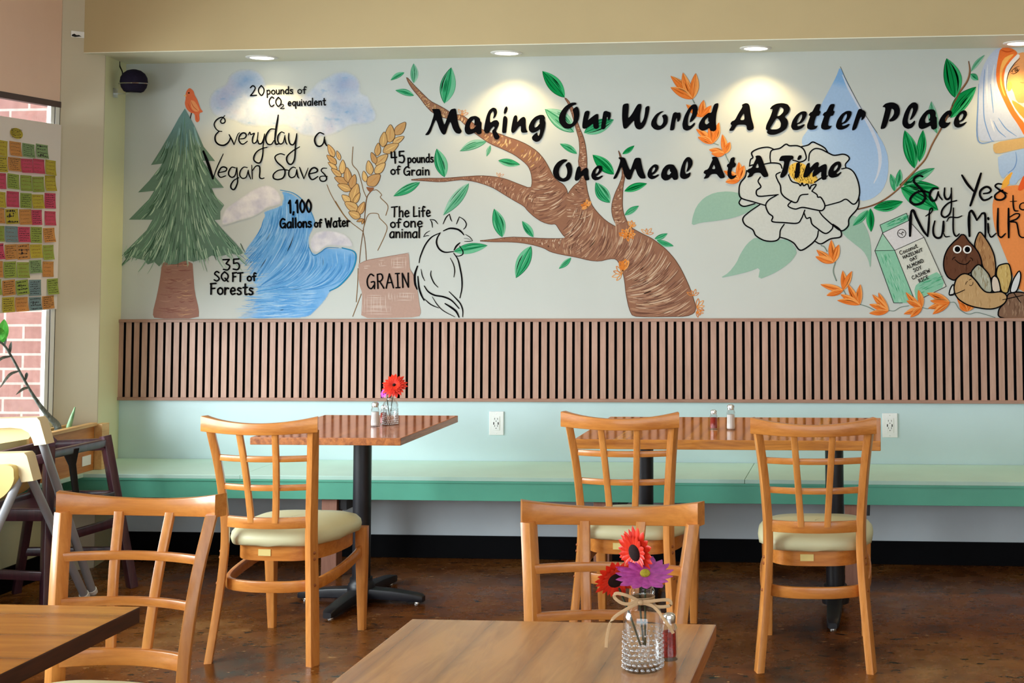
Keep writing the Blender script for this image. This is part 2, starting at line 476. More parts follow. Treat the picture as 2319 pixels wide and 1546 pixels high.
# ------------------------------------------------------------------ bench along the wall
bn = tag(empty('wall_bench', (0, 6.36, 0)), 'long green painted wooden bench built along the mural wall', 'bench')
bm = bmesh.new()
for a, b in ((-3.785, -2.93), (-2.929, -.615), (-.613, 1.75), (1.752, 4.15)):
    box(bm, a, b, 6.127 - 6.36, 6.598 - 6.36, .446, .464, .002)
obj('seat_board', bm, M_bench_top, bn)
bm = bmesh.new(); box(bm, -3.785, 4.15, 6.135 - 6.36, 6.157 - 6.36, .357, .446, .0015)
box(bm, -3.785, 4.15, 6.128 - 6.36, 6.157 - 6.36, .436, .446, .001); obj('apron', bm, M_bench_side, bn)
for px in (-2.525, -1.265, -.14, 1.2, 2.5, 3.7):
    bm = bmesh.new(); box(bm, px - .036, px + .036, 6.17 - 6.36, 6.24 - 6.36, 0, .446, .003)
    obj('support_post', bm, M_post, bn)
    bm = bmesh.new(); box(bm, px + .036, px + .075, 6.19 - 6.36, 6.598 - 6.36, .30, .446, .002)
    obj('bracket', bm, M_black, bn)
# narrow green ledge under the side window that carries the planter
lg = tag(empty('window_ledge', (-3.72, 5.3, 0)), 'narrow green ledge under the side window behind the high chairs', 'ledge')
bm = bmesh.new(); box(bm, XL - -3.72, -3.68 + 3.72, 5.84 - 5.3, 6.127 - 5.3, .447, .464, .002); obj('ledge_board', bm, M_bench_top, lg)
bm = bmesh.new(); box(bm, XL + 3.72, XL + .03 + 3.72, 4.2 - 5.3, 6.127 - 5.3, .357, .447, .002); obj('wall_cleat', bm, M_bench_side, lg)

# ------------------------------------------------------------------ recessed lights in the soffit
M_lens = NT('lit_lamp_lens'); M_lens.base((1, .9, .7, 1))
M_lens.b.inputs['Emission Color'].default_value = (1, .88, .66, 1); M_lens.b.inputs['Emission Strength'].default_value = 9.0
M_lens = M_lens.m
places = ['leftmost of the four, above the blue cloud', 'second from left, above the painted branches', 'third from left, above the orange blossoms', 'rightmost of the four, above the painted veil']
proto = None
for i, (x, lab) in enumerate(zip((-3.009, -1.788, -.583, .65), places)):
    if proto is None:
        d = proto = empty('recessed_light')
        bm = bmesh.new(); lathe(bm, [(.056, -.001), (.056, -.0045), (.072, -.0045), (.076, -.0015), (.076, 0)], 40, cap_top=True, cap_bot=False)
        obj('trim_ring', bm, M_white, d, True)
        bm = bmesh.new(); lathe(bm, [(.055, -.0012), (.055, -.003), (.04, -.0042), (.0, -.0046)][:3], 40); obj('lens', bm, M_lens, d, True)
        l = bpy.data.lights.new('lamp', 'SPOT'); l.energy = 30; l.color = (1.0, .71, .33); l.spot_size = radians(118); l.spot_blend = .55; l.shadow_soft_size = .045
        lo = bpy.data.objects.new('lamp', l); COL.objects.link(lo); lo.parent = d; lo.location = (0, 0, -.012)
    else:
        d = copy_tree(proto)
    d.location = (x, 6.455, 2.43)
    tag(d, 'lit round recessed ceiling light, ' + lab, 'ceiling light', 'recessed lights in the soffit')

# ------------------------------------------------------------------ dining chairs
# local frame: the sitter faces +y, backrest towards -y
def stile_path(s):
    pts = [(.197, -.248, 0), (.190, -.236, .08), (.178, -.216, .22), (.168, -.203, .36), (.165, -.202, .46), (.169, -.210, .56), (.180, -.232, .70), (.196, -.266, .838)]
    return [(s * x, y, z) for x, y, z in cat(pts, 4)]
def bow(x, half, depth): return -depth * (1 - min(1, (x / half) ** 2))
def at_z(z):
    P = stile_path(1)
    for a, b in zip(P, P[1:]):
        if a[2] <= z <= b[2]:
            t = (z - a[2]) / (b[2] - a[2]); return a[0] + t * (b[0] - a[0]), a[1] + t * (b[1] - a[1])
    return P[-1][0], P[-1][1]
def curved_rail(zb, zt, half, y0, depth, thick, dipb=0.0, dipt=0.0, n=24, ends=0.0):
    bm = bmesh.new(); path = []; secs = []
    for k in range(n + 1):
        x = -half + 2 * half * k / n; q = 1 - (x / half) ** 2
        y = y0 - depth * q; dy = 2 * depth * x / half ** 2
        t = Vector((1, dy, 0)).normalized(); nrm = Vector((t.y, -t.x, 0))
        b, tp = zb - dipb * q, zt - dipt * q
        path.append((Vector((x, y, (b + tp) / 2)), nrm, Vector((0, 0, 1)))); secs.append(tp - b)
    sweep(bm, path, lambda i: rect_sec(thick + (ends * abs(-1 + 2 * i / n) ** 6), secs[i], .0025))
    return bm
def cushion_outline(inset=0.0, n=56):
    out = []
    for k in range(n):
        a = 2 * pi * k / n; c, s = cos(a), sin(a)
        e = 2 / 3.6
        x = math.copysign(abs(c) ** e, c); y = math.copysign(abs(s) ** e, s)
        hw = .205 + .018 * (y + 1) / 2
        if y < -.2: hw -= .018 * ((-.2 - y) / .8)
        out.append((x * (hw - inset), .018 + y * (.218 - inset)))
    return out

def make_chair():
    root = empty('dining_chair')
    for s in (-1, 1):
        bm = bmesh.new(); P = stile_path(s); path = []
        rot = radians(-20) * s
        ax = Vector((cos(rot), sin(rot), 0)); ay = Vector((-sin(rot), cos(rot), 0))
        for i, p in enumerate(P): path.append((Vector(p), ax, ay))
        N = len(P)
        sweep(bm, path, lambda i: rect_sec(.027, .046 - .013 * (i / (N - 1)) - .004 * max(0, 1 - i / 6), .0022))
        post = obj('back_post', bm, M_chair, root, True)
        for z in (.388, .366, .275):
            xx, yy = at_z(z)
            bm = bmesh.new()
            sphere(bm, Vector((s * xx, yy, z)) + ax * s * .0125, .0062, 10)
            obj('bolt', bm, M_bolt, post, True)
    obj('crest_rail', curved_rail(.832, .887, .2155, -.2715, .040, .022, .008, .022, 24, .013), M_chair_x, root, True)
    for z, hh in ((.733, .0215), (.627, .0215)):
        hx, hy = at_z(z)
        obj('back_bar', curved_rail(z - hh / 2, z + hh / 2, hx - .008, hy, .036, .014), M_chair_x, root, True)
    hx, hy = at_z(.50)
    obj('back_rail', curved_rail(.478, .518, hx - .006, hy, .036, .018), M_chair_x, root, True)
    for s in (-1, 1):
        bm = bmesh.new(); path = []
        for k in range(9):
            t = k / 8; z = .50 + t * .335; x = s * (.046 + .022 * t)
            hx, hy = at_z(z)
            path.append((Vector((x, hy + bow(x, hx, .036) - .004, z)), Vector((1, 0, 0)), Vector((0, 1, 0))))
        sweep(bm, path, lambda i: rect_sec(.0235, .014, .003))
        obj('back_spindle', bm, M_chair, root, True)
    # seat
    bm = bmesh.new(); lay = [(.403, .014), (.409, .003), (.424, .0), (.440, .003), (.455, .016), (.466, .045), (.474, .090), (.478, .140), (.479, .19)]
    rings = [[bm.verts.new((x, y, z + (.004 * sin(9 * atan2(y, x)) if i == 1 else 0))) for x, y in cushion_outline(ins)] for i, (z, ins) in enumerate(lay)]
    n = len(rings[0])
    for i in range(len(rings) - 1):
        for j in range(n): bm.faces.new((rings[i][j], rings[i][(j + 1) % n], rings[i + 1][(j + 1) % n], rings[i + 1][j]))
    bm.faces.new(rings[0][::-1]); bm.faces.new(rings[-1])
    obj('seat_cushion', bm, M_cushion, root, 'all')
    bm = bmesh.new(); o_, i_ = cushion_outline(.030), cushion_outline(.052)
    R = [[bm.verts.new((x, y, z)) for x, y in L] for L, z in ((o_, .348), (o_, .403), (i_, .403), (i_, .348))]
    for r in range(4):
        for j in range(n): bm.faces.new((R[r][j], R[r][(j + 1) % n], R[(r + 1) % 4][(j + 1) % n], R[(r + 1) % 4][j]))
    sf = obj('seat_frame', bm, M_chair_x, root, True)
    bm = bmesh.new(); box(bm, -.052, -.004, -.1725, -.168, .366, .390, .0005); t = obj('inspection_tag', bm, M_tagp, sf)
    t['label'] = 'pale yellow paper tag'
    for s in (-1, 1):
        bm = bmesh.new(); path = []
        for z, w in ((0, .028), (.12, .034), (.3, .042), (.402, .043)):
            path.append((Vector((s * (.188 - .003 * (1 - z / .4)), .205 + .018 * (1 - z / .4), z)), Vector((1, 0, 0)), Vector((0, 1, 0))))
        ws = [.028, .034, .042, .043]
        sweep(bm, path, lambda i: rect_sec(ws[i], ws[i], .005))
        obj('leg', bm, M_chair, root, True)
    # bent hoop stretcher
    bm = bmesh.new(); path = []
    base = [(-.186, .200, .312), (-.196, .10, .300), (-.198, 0, .288), (-.188, -.11, .276), (-.160, -.178, .268), (-.085, -.208, .265), (0, -.216, .265)]
    pts = cat(base + [(-x, y, z) for x, y, z in base[-2::-1]], 5)
    for i, p in enumerate(pts):
        a = Vector(pts[max(i - 1, 0)]); b = Vector(pts[min(i + 1, len(pts) - 1)]); t = (b - a).normalized()
        path.append((Vector(p), Vector((t.y, -t.x, 0)).normalized(), Vector((0, 0, 1))))
    sweep(bm, path, lambda i: rect_sec(.016, .040, .003))
    obj('stretcher', bm, M_chair_x, root, True)
    return root
chair0 = make_chair()
G = 'honey wood dining chairs with sage seats'
for i, (x, y, rz, lab) in enumerate([
    (-2.238, 5.125, -1.5, 'honey wood lattice-back dining chair pulled up to the small striped table by the bench'),
    (-.952, 5.310, -2, 'honey wood lattice-back dining chair at left end of long amber table, behind the nearest chair'),
    (-.256, 5.165, 2, 'honey wood lattice-back dining chair seen whole at right end of the long amber table'),
    (-.645, 2.985, 180, 'honey wood dining chair facing us behind the front table with purple and red flowers'),
    (-1.850, 3.035, 178, 'honey wood dining chair facing us beside the shaded-edge table corner at lower left')]):
    c = chair0 if i == 0 else copy_tree(chair0)
    c.location = (x, y, 0); c.rotation_euler = (0, 0, radians(rz))
    tag(c, lab, 'chair', G)

# ------------------------------------------------------------------ tables
TZ = .735
def base_parts(root, cx, cy, arms, col_r, top):
    bm = bmesh.new(); lathe(bm, [(col_r, .07), (col_r, top - .012), (.11, top - .010), (.11, top)], 24, cx, cy); obj('column', bm, M_black, root, True)
    bm = bmesh.new(); lathe(bm, [(.055, .028), (.058, .060), (.052, .078), (.047, .084), (.047, .10)], 24, cx, cy); obj('hub', bm, M_black, root, True)
    for a, L in arms:
        a = radians(a); d = Vector((cos(a), sin(a), 0)); n = Vector((-sin(a), cos(a), 0)); c = Vector((cx, cy, 0))
        bm = bmesh.new(); path = []
        st = [(.03, .052, .064, .022), (L * .5, .046, .058, .018), (L - .05, .036, .052, .014), (L - .012, .030, .046, .012), (L, .022, .034, .012)]
        for r, top_, w, bot in st:
            path.append((c + d * r + Vector((0, 0, (top_ + bot) / 2 + .002)), n, Vector((0, 0, 1))))
        sweep(bm, path, lambda i: rect_sec(st[i][2], st[i][1] - st[i][3] + .012, .006))
        arm = obj('base_arm', bm, M_black, root, True)
        bm = bmesh.new(); p = c + d * (L - .03); lathe(bm, [(.014, 0), (.014, .010), (.009, .016)], 14, p.x, p.y); obj('glide_foot', bm, M_chrome, arm, True)
def table(name, x0, x1, y0, y1, thick, top_mat, edge_mat, bases, lab, grp=None):
    cx, cy = (x0 + x1) / 2, (y0 + y1) / 2
    r = tag(empty(name, (cx, cy, 0)), lab, 'table', grp)
    bm = bmesh.new(); box(bm, x0 - cx, x1 - cx, y0 - cy, y1 - cy, TZ - thick, TZ, .003)
    o = obj('tabletop', bm, [top_mat, edge_mat], r)
    for p in o.data.polygons:
        if abs(p.normal.z) < .6: p.material_index = 1
    for b in bases: base_parts(r, b[0] - cx, b[1] - cy, b[2], .038, TZ - thick)
    return r
table('pedestal_table', -2.545, -1.920, 5.404, 6.153, .030, M_top_stripe, M_top_edge,
      [(-2.215, 5.765, [(-4, .28), (86, .33), (176, .28), (266, .31)])], 'small square table with reflected-slat stripes and red flowers, on black cross base beside the bench')
table('long_table', -1.219, -.012, 5.405, 6.14, .038, M_top_amber, M_top_edge_amber,
      [(-1.0, 5.77, [(90, .33), (270, .33)]), (-.205, 5.77, [(90, .33), (270, .33)])], 'long glossy amber wooden table with two black pedestals and red flakes shaker by bench')
table('front_table', -.958, -.336, 2.02, 2.773, .032, M_top_honey, M_top_edge,
      [(-.65, 2.40, [(0, .27), (90, .3), (180, .27), (270, .3)])], 'nearest honey wood table holding the ribboned jar of purple and red flowers')
table('corner_table', -2.19, -1.567, 2.08, 2.83, .034, M_top_honey_x, M_top_edge_shade,
      [(-1.88, 2.45, [(0, .27), (90, .3), (180, .27), (270, .3)])], 'golden wood table with shaded dark edge cut off at lower left, before the nearest left chair')

# ------------------------------------------------------------------ dark wooden high chair
hc = tag(empty('wooden_high_chair', (-3.56, 5.88, 0)), 'dark mahogany wooden high chair standing by the window planter', 'high chair')
O = Vector((-3.56, 5.88, 0))
def bar(pts, w, h, name, parent, mat=M_dark_wood, up=(0, 0, 1), org=O, bev=.005, sm=True):
    bm = bmesh.new(); P = [Vector(p) - org for p in pts]; path = []
    for i, p in enumerate(P):
        t = (P[min(i + 1, len(P) - 1)] - P[max(i - 1, 0)]).normalized(); u = Vector(up)
        ax = t.cross(u).normalized(); ay = ax.cross(t).normalized()
        path.append((p, ax, ay))
    ww = w if callable(w) else (lambda i: w)
    hh = h if callable(h) else (lambda i: h)
    sweep(bm, path, lambda i: rect_sec(ww(i), hh(i), bev))
    return obj(name, bm, mat, parent, sm)
A0, A1 = (-3.405, 5.42, 0), (-3.455, 5.50, .676)
B0, B1 = (-3.325, 5.935, 0), (-3.452, 5.91, .668)
C0, C1 = (-3.74, 5.40, 0), (-3.690, 5.42, .69)
D0, D1 = (-3.778, 5.80, 0), (-3.655, 5.765, .70)
def lerp(a, b, t): return tuple(p + (q - p) * t for p, q in zip(a, b))
for a, b, w in ((A0, A1, .046), (B0, B1, .052), (C0, C1, .046)):
    bar([a, lerp(a, b, .5), b], w, .036, 'leg', hc, up=(0.6, .8, 0))
bar([D0, lerp(D0, D1, .45), lerp(D0, D1, .8), D1], lambda i: (.03, .034, .05, .04)[i], .034, 'leg', hc, up=(.6, .8, 0))
bar([lerp(B0, B1, .955), lerp(A0, A1, .955)], .026, .036, 'front_bar', hc)
bar([lerp(C0, C1, .90), lerp(D0, D1, .90)], .024, .060, 'back_rail', hc)
bm = bmesh.new()
prism(bm, [(.03, .60), (-.03, .60), (-.035, .70), (-.022, .738), (-.002, .742), (.018, .72), (.032, .688), (.055, .665)], 'x', -.013, .013)
h = obj('arm_scroll', bm, M_dark_wood, hc); h.location = Vector((-3.652, 5.765, 0)) - O; h.rotation_euler = (0, 0, radians(-54))
bar([lerp(D0, D1, .91), lerp(B0, B1, .945)], .026, .052, 'arm_rest', hc)
bar([lerp(C0, C1, .84), lerp(A0, A1, .94)], .024, .04, 'arm_rest', hc)
for q in ((A0, A1, B0, B1), (A0, A1, C0, C1), (B0, B1, D0, D1), (C0, C1, D0, D1)):
    bar([lerp(q[0], q[1], .60), lerp(q[2], q[3], .60)], .022, .052, 'seat_rail', hc)
bar([lerp(A0, A1, .24), lerp(C0, C1, .26)], .02, .038, 'stretcher', hc)
bar([lerp(B0, B1, .24), lerp(D0, D1, .26)], .02, .038, 'stretcher', hc)
bar([lerp(A0, A1, .44), lerp(B0, B1, .44)], .02, .04, 'stretcher', hc)
bm = bmesh.new(); q = [Vector(lerp(a, b, .63)) - O for a, b in ((A0, A1), (B0, B1), (D0, D1), (C0, C1))]
vb = [bm.verts.new((v.x, v.y, .405)) for v in q]; vt = [bm.verts.new((v.x, v.y, .419)) for v in q]
bm.faces.new(vb[::-1]); bm.faces.new(vt)
for i in range(4): bm.faces.new((vb[i], vb[(i + 1) % 4], vt[(i + 1) % 4], vt[i]))
obj('seat', bm, M_dark_wood, hc)
fa, fb = Vector(lerp(A0, A1, .95)), Vector(lerp(B0, B1, .95)); m = fa.lerp(fb, .36); m2 = Vector(lerp(A0, A1, .6)).lerp(Vector(lerp(B0, B1, .6)), .42)
bar([m + Vector((0, 0, .005)), m.lerp(m2, .25), m.lerp(m2, .7), m2], lambda i: (.07, .030, .026, .040)[i], .014, 'crotch_strap', hc, M_cap_black, up=(.77, -.64, 0))
bm = bmesh.new(); sphere(bm, Vector((-3.452, 5.478, .635)) - O, .009, 10, 1, .5, 1); obj('bolt', bm, M_chrome, hc, True)

# ------------------------------------------------------------------ folding beige high chair (its right half shows)
O2 = Vector((-3.42, 5.25, 0))
fc = tag(empty('folding_high_chair', O2), 'beige plastic high chair on grey metal legs at left picture edge', 'high chair')
def arch(zt, zb, xr, y0, y1, name, mat):
    """moulded side piece: flat top, arched underside, rounded right end"""
    bm = bmesh.new()
    top = [(-3.66, zt - .012), (-3.60, zt - .008), (xr - .012, zt), (xr, zt - .012), (xr + .03, zb)]
    und = [(xr - .02, zb - .006), (xr - .03, zb + .02), (xr - .045, zb + .045), (xr - .075, zb + .06), (xr - .12, zb + .064), (-3.60, zb + .056), (-3.66, zb + .05)]
    prism(bm, [(x - O2.x, z) for x, z in top + und], 'y', y0 - O2.y, y1 - O2.y)
    bmesh.ops.bevel(bm, geom=[e for e in bm.edges if e.calc_face_angle(0) > .9], offset=.004, segments=2, affect='EDGES')
    return obj(name, bm, mat, fc, True)
arch(.832, .728, -3.322, 5.22, 5.275, 'tray_frame', M_beige)
arch(.703, .595, -3.333, 5.16, 5.215, 'arm_frame', M_beige)
bm = bmesh.new(); prism(bm, [(x - O2.x, z) for x, z in cat([(-3.64, .63), (-3.40, .660), (-3.365, .62), (-3.375, .575), (-3.42, .530), (-3.50, .508), (-3.60, .50), (-3.64, .51)], 4)], 'y', -.12, .03)
obj('seat_shell', bm, M_beige2, fc, True)
bm = bmesh.new(); prism(bm, [(x - O2.x, z) for x, z in [(-3.65, .70), (-3.405, .74), (-3.36, .80), (-3.42, .815), (-3.65, .80)]], 'y', .03, .045)
obj('back_panel', bm, M_beige2, fc)
for x0, y0, z0, x1, y1 in ((-3.335, 5.255, .745, -3.392, 5.735), (-3.345, 5.20, .61, -3.385, 5.665)):
    bm = bmesh.new(); tube(bm, [Vector((x0, y0, z0)) - O2, Vector((x1, y1, .03)) - O2], lambda i: .0165, 14); lg_ = obj('leg', bm, M_grey_metal, fc, True)
    d = (Vector((x1, y1, .03)) - Vector((x0, y0, z0))).normalized()
    bm = bmesh.new(); tube(bm, [Vector((x1, y1, .03)) - O2 - d * .012, Vector((x1, y1, .03)) - O2 + d * .008, Vector((x1, y1, .022)) - O2 + d * .014], lambda i: (.020, .020, .013)[i], 14); obj('foot_cap', bm, M_white, lg_, True)
for x0, y0, z0, x1, y1 in ((-3.37, 5.19, .62, -3.42, 4.80), (-3.63, 5.19, .62, -3.66, 4.80)):
    bm = bmesh.new(); tube(bm, [Vector((x0, y0, z0)) - O2, Vector((x1, y1, .012)) - O2], lambda i: .0165, 14); obj('leg', bm, M_grey_metal, fc, True)

# ------------------------------------------------------------------ planter box with plant
O3 = Vector((-3.75, 5.8, .464))
pl = tag(empty('planter_box', O3), 'orange pine planter box on the ledge under the side window', 'planter')
bm = bmesh.new(); box(bm, .038, .052, .07, .44, .0, .205, .002); obj('side_board', bm, M_planter, pl)
bm = bmesh.new(); box(bm, -.044, -.032, .07, .37, .0, .205, .002); obj('side_board', bm, M_planter2, pl)
bm = bmesh.new(); box(bm, -.010, .038, .428, .44, 0, .205); obj('end_board', bm, M_planter, pl)
bm = bmesh.new(); box(bm, -.032, .038, .07, .082, 0, .205); obj('end_board', bm, M_planter, pl)
bm = bmesh.new(); box(bm, .052, .090, .44, .50, 0, .212, .002); obj('corner_post', bm, M_planter2, pl)
bm = bmesh.new(); box(bm, .030, .066, .06, .44, .205, .220, .002); obj('rim_board', bm, M_planter2, pl)
bm = bmesh.new(); box(bm, -.045, -.028, .06, .37, .205, .220, .002); obj('rim_board', bm, M_planter2, pl)
bm = bmesh.new(); box(bm, -.031, .037, .083, .37, .15, .195); obj('soil', bm, M_soil, pl)
bm = bmesh.new(); box(bm, .0525, .056, .34, .41, .03, .075, .0005); t = obj('paper_tag', bm, M_white, pl); t['label'] = 'white paper tag with black mark'

def leaf_mat(name, c1, c2):
    t = NT(name); v = t.coords((40, 40, 5), 'Object'); t.base(t.ramp(t.noise(v, 2, 4), [(.3, c1), (.7, c2)])); return t.set(.4, .4).m
M_stalk = leaf_mat('grey_green_stalk', rgb(64, 66, 58), rgb(118, 128, 122))
M_leaf = leaf_mat('fresh_green_leaf', rgb(40, 120, 34), rgb(90, 168, 60))
O4 = Vector((-3.745, 6.03, .655))
pt = tag(empty('potted_plant', O4), 'leaning thick-stemmed plant with thin dry leaves in the planter box', 'plant')
st = cat([(-3.745, 6.03, .655), (-3.748, 6.02, .70), (-3.765, 5.975, .75), (-3.78, 5.90, .835), (-3.78, 5.80, .945), (-3.775, 5.72, 1.03), (-3.76, 5.63, 1.095), (-3.75, 5.52, 1.12)], 5)
bm = bmesh.new(); L = len(st)
tube(bm, [Vector(p) - O4 for p in st], lambda i: max(.0045, .019 - .028 * i / L if i < L * .45 else .0065 - .002 * i / L), 12); obj('stem', bm, M_stalk, pt, True)
def blade(bm, pts, w, fold=.15):
    P = cat(pts, 5); n = len(P); rows = []
    for i, p in enumerate(P):
        t = (Vector(P[min(i + 1, n - 1)]) - Vector(P[max(i - 1, 0)])).normalized()
        sd = t.cross(Vector((0.5, -.8, .25))).normalized(); u = i / (n - 1)
        ww = w * (sin(pi * min(1, u * .9 + .1)) ** .8) + .0004
        rows.append([bm.verts.new(Vector(p) + sd * ww * k + Vector((.8, -.5, .2)) * (abs(k) * ww * fold)) for k in (-1, 0, 1)])
    for a, b in zip(rows, rows[1:]):
        for k in (0, 1): bm.faces.new((a[k], a[k + 1], b[k + 1], b[k]))
bladed = [((-3.765, 5.655, 1.085), (-3.755, 5.64, 1.12), (-3.75, 5.62, 1.135)), ((-3.772, 5.70, 1.045), (-3.76, 5.685, 1.075), (-3.752, 5.68, 1.10)), ((-3.775, 5.72, 1.035), (-3.77, 5.64, 1.03), (-3.76, 5.58, 1.0)),
          ((-3.78, 5.78, .965), (-3.77, 5.70, .955), (-3.76, 5.62, .905)), ((-3.78, 5.86, .885), (-3.77, 5.80, .885), (-3.765, 5.74, .865)), ((-3.78, 5.83, .92), (-3.77, 5.82, .945), (-3.765, 5.815, .955))]
for b in bladed:
    bm = bmesh.new(); blade(bm, [tuple(Vector(p) - O4) for p in b], .006); obj('dry_leaf', bm, M_stalk, pt)
for b, w in ((((-3.765, 5.63, 1.10), (-3.75, 5.615, 1.15), (-3.74, 5.61, 1.20)), .022), (((-3.76, 5.60, 1.11), (-3.74, 5.58, 1.14), (-3.73, 5.55, 1.17)), .020), (((-3.755, 5.55, 1.12), (-3.74, 5.5, 1.15), (-3.73, 5.45, 1.16)), .022)):
    bm = bmesh.new(); blade(bm, [tuple(Vector(p) - O4) for p in b], w); t = obj('leaf', bm, M_leaf, pt); t['label'] = 'fresh green leaf'
O5 = Vector((-3.735, 6.09, .655))
sh = tag(empty('aloe_shoot', O5), 'short pale green upright shoot beside the leaning plant stem', 'plant')
bm = bmesh.new(); tube(bm, [(0, 0, 0), (0.0, .004, .03), (.008, .012, .07), (.016, .022, .115)], lambda i: (.011, .012, .009, .003)[i], 10)
obj('shoot', bm, leaf_mat('pale_green_shoot', rgb(88, 130, 84), rgb(150, 186, 140)), sh, True)

# ------------------------------------------------------------------ wall outlets
M_slot = M_cap_black
proto = None
for x, lab in ((-1.868, 'white wall outlet left of the long amber table, above bench'), (.030, 'white wall outlet right of the long amber table, above bench')):
    if proto is None:
        w = proto = empty('wall_outlet')
        bm = bmesh.new(); box(bm, -.036, .036, -.007, 0, -.057, .057, .003); obj('cover_plate', bm, M_white, w)
        bm = bmesh.new(); box(bm, -.017, .017, -.0092, -.006, -.034, .034, .001); rc = obj('receptacle', bm, M_white, w)
        bm = bmesh.new()
        for z in (.021, -.013):
            for xx in (-.007, .007): box(bm, xx - .001, xx + .001, -.0098, -.009, z - .003, z + .005)
            box(bm, -.0018, .0018, -.0098, -.009, z - .012, z - .008)
        for xx in (-.012, .010): box(bm, xx - .0022, xx + .0022, -.0098, -.009, -.006, .006)
        obj('slots', bm, M_slot, rc)
        for z in (.048, -.048):
            bm = bmesh.new(); sphere(bm, (0, -.0072, z), .0025, 8, 1, .4, 1); obj('screw', bm, M_chrome, w)
    else: w = copy_tree(proto)
    w.location = (x, YB, .645)
    tag(w, lab, 'outlet', 'wall outlets above the bench')

# ------------------------------------------------------------------ speaker on its bracket
O6 = Vector((-3.648, 6.43, 2.316))
spk = tag(empty('wall_speaker', O6), 'round black speaker on clear bracket in upper left corner', 'speaker')
M_mesh = painted('black_speaker_cloth', rgb(30, 26, 42), .9, .25, 300, .1, .2)
bm = bmesh.new(); lathe(bm, [(.030, -.052), (.045, -.046), (.058, -.026), (.064, 0), (.061, .022), (.050, .042), (.032, .056), (.012, .062)], 32); obj('speaker_body', bm, M_mesh, spk, True)
M_acr = clear_glass('clear_acrylic', (.95, .97, .97, 1), .06)
bm = bmesh.new()
ring = [(.068 * cos(a), .068 * sin(a) , -.008 + .004 * sin(a)) for a in [2 * pi * k / 32 for k in range(33)]]
tube(bm, ring, .0028, 6, True); sphere(bm, (0, 0, -.054), .04, 16, 1, 1, .10)
box(bm, -.098, -.03, -.012, .012, -.060, -.054); box(bm, -.0985, -.094, -.022, .022, -.075, -.03)
obj('bracket', bm, M_bead, spk, True)
wire = [Vector(p) for p in cat([(-3.765, 6.50, 2.43), (-3.762, 6.50, 2.405), (-3.742, 6.49, 2.37), (-3.735, 6.47, 2.325), (-3.712, 6.45, 2.283), (-3.70, 6.44, 2.276), (-3.685, 6.43, 2.276), (-3.665, 6.43, 2.272)], 5)]
bm = bmesh.new(); tube(bm, [p - O6 for p in wire], .0032, 8); obj('cable', bm, M_cap_black, spk, True)
bm = bmesh.new(); box(bm, -.001, .0012, -.030, .030, -.015, .015, .0004)
o = obj('torn_label', bm, M_white, loc=(-3.7952, 6.1882, 2.517)); o.rotation_euler = (0, 0, -.6435); tag(o, 'small torn white label with black smudge on the column', 'label')
bm = bmesh.new(); prism(bm, [(-.028, -.011), (-.012, -.014), (.010, -.009), (.018, -.010), (.006, -.002), (-.006, -.004), (-.016, .002), (-.026, -.003)], 'x', .0011, .0016); obj('smudge', bm, M_cap_black, o)

# ------------------------------------------------------------------ jars, flowers, shakers
M_red = leaf_mat('red_silk_petal', rgb(196, 22, 14), rgb(240, 62, 34))
M_purple = leaf_mat('purple_silk_petal', rgb(146, 44, 140), rgb(196, 88, 180))
M_magenta = leaf_mat('magenta_silk_petal', rgb(190, 60, 190), rgb(222, 110, 220))
M_eye = painted('dark_flower_eye', rgb(34, 14, 12), .9, .4, 300)
M_eye_y = painted('yellow_flower_eye', rgb(164, 150, 40), .8, .3, 300)
M_stem = painted('green_wire_stem', rgb(54, 62, 36), .6, .2, 60)
M_raffia = painted('raffia_ribbon', rgb(202, 172, 132), .7, .1, 60)

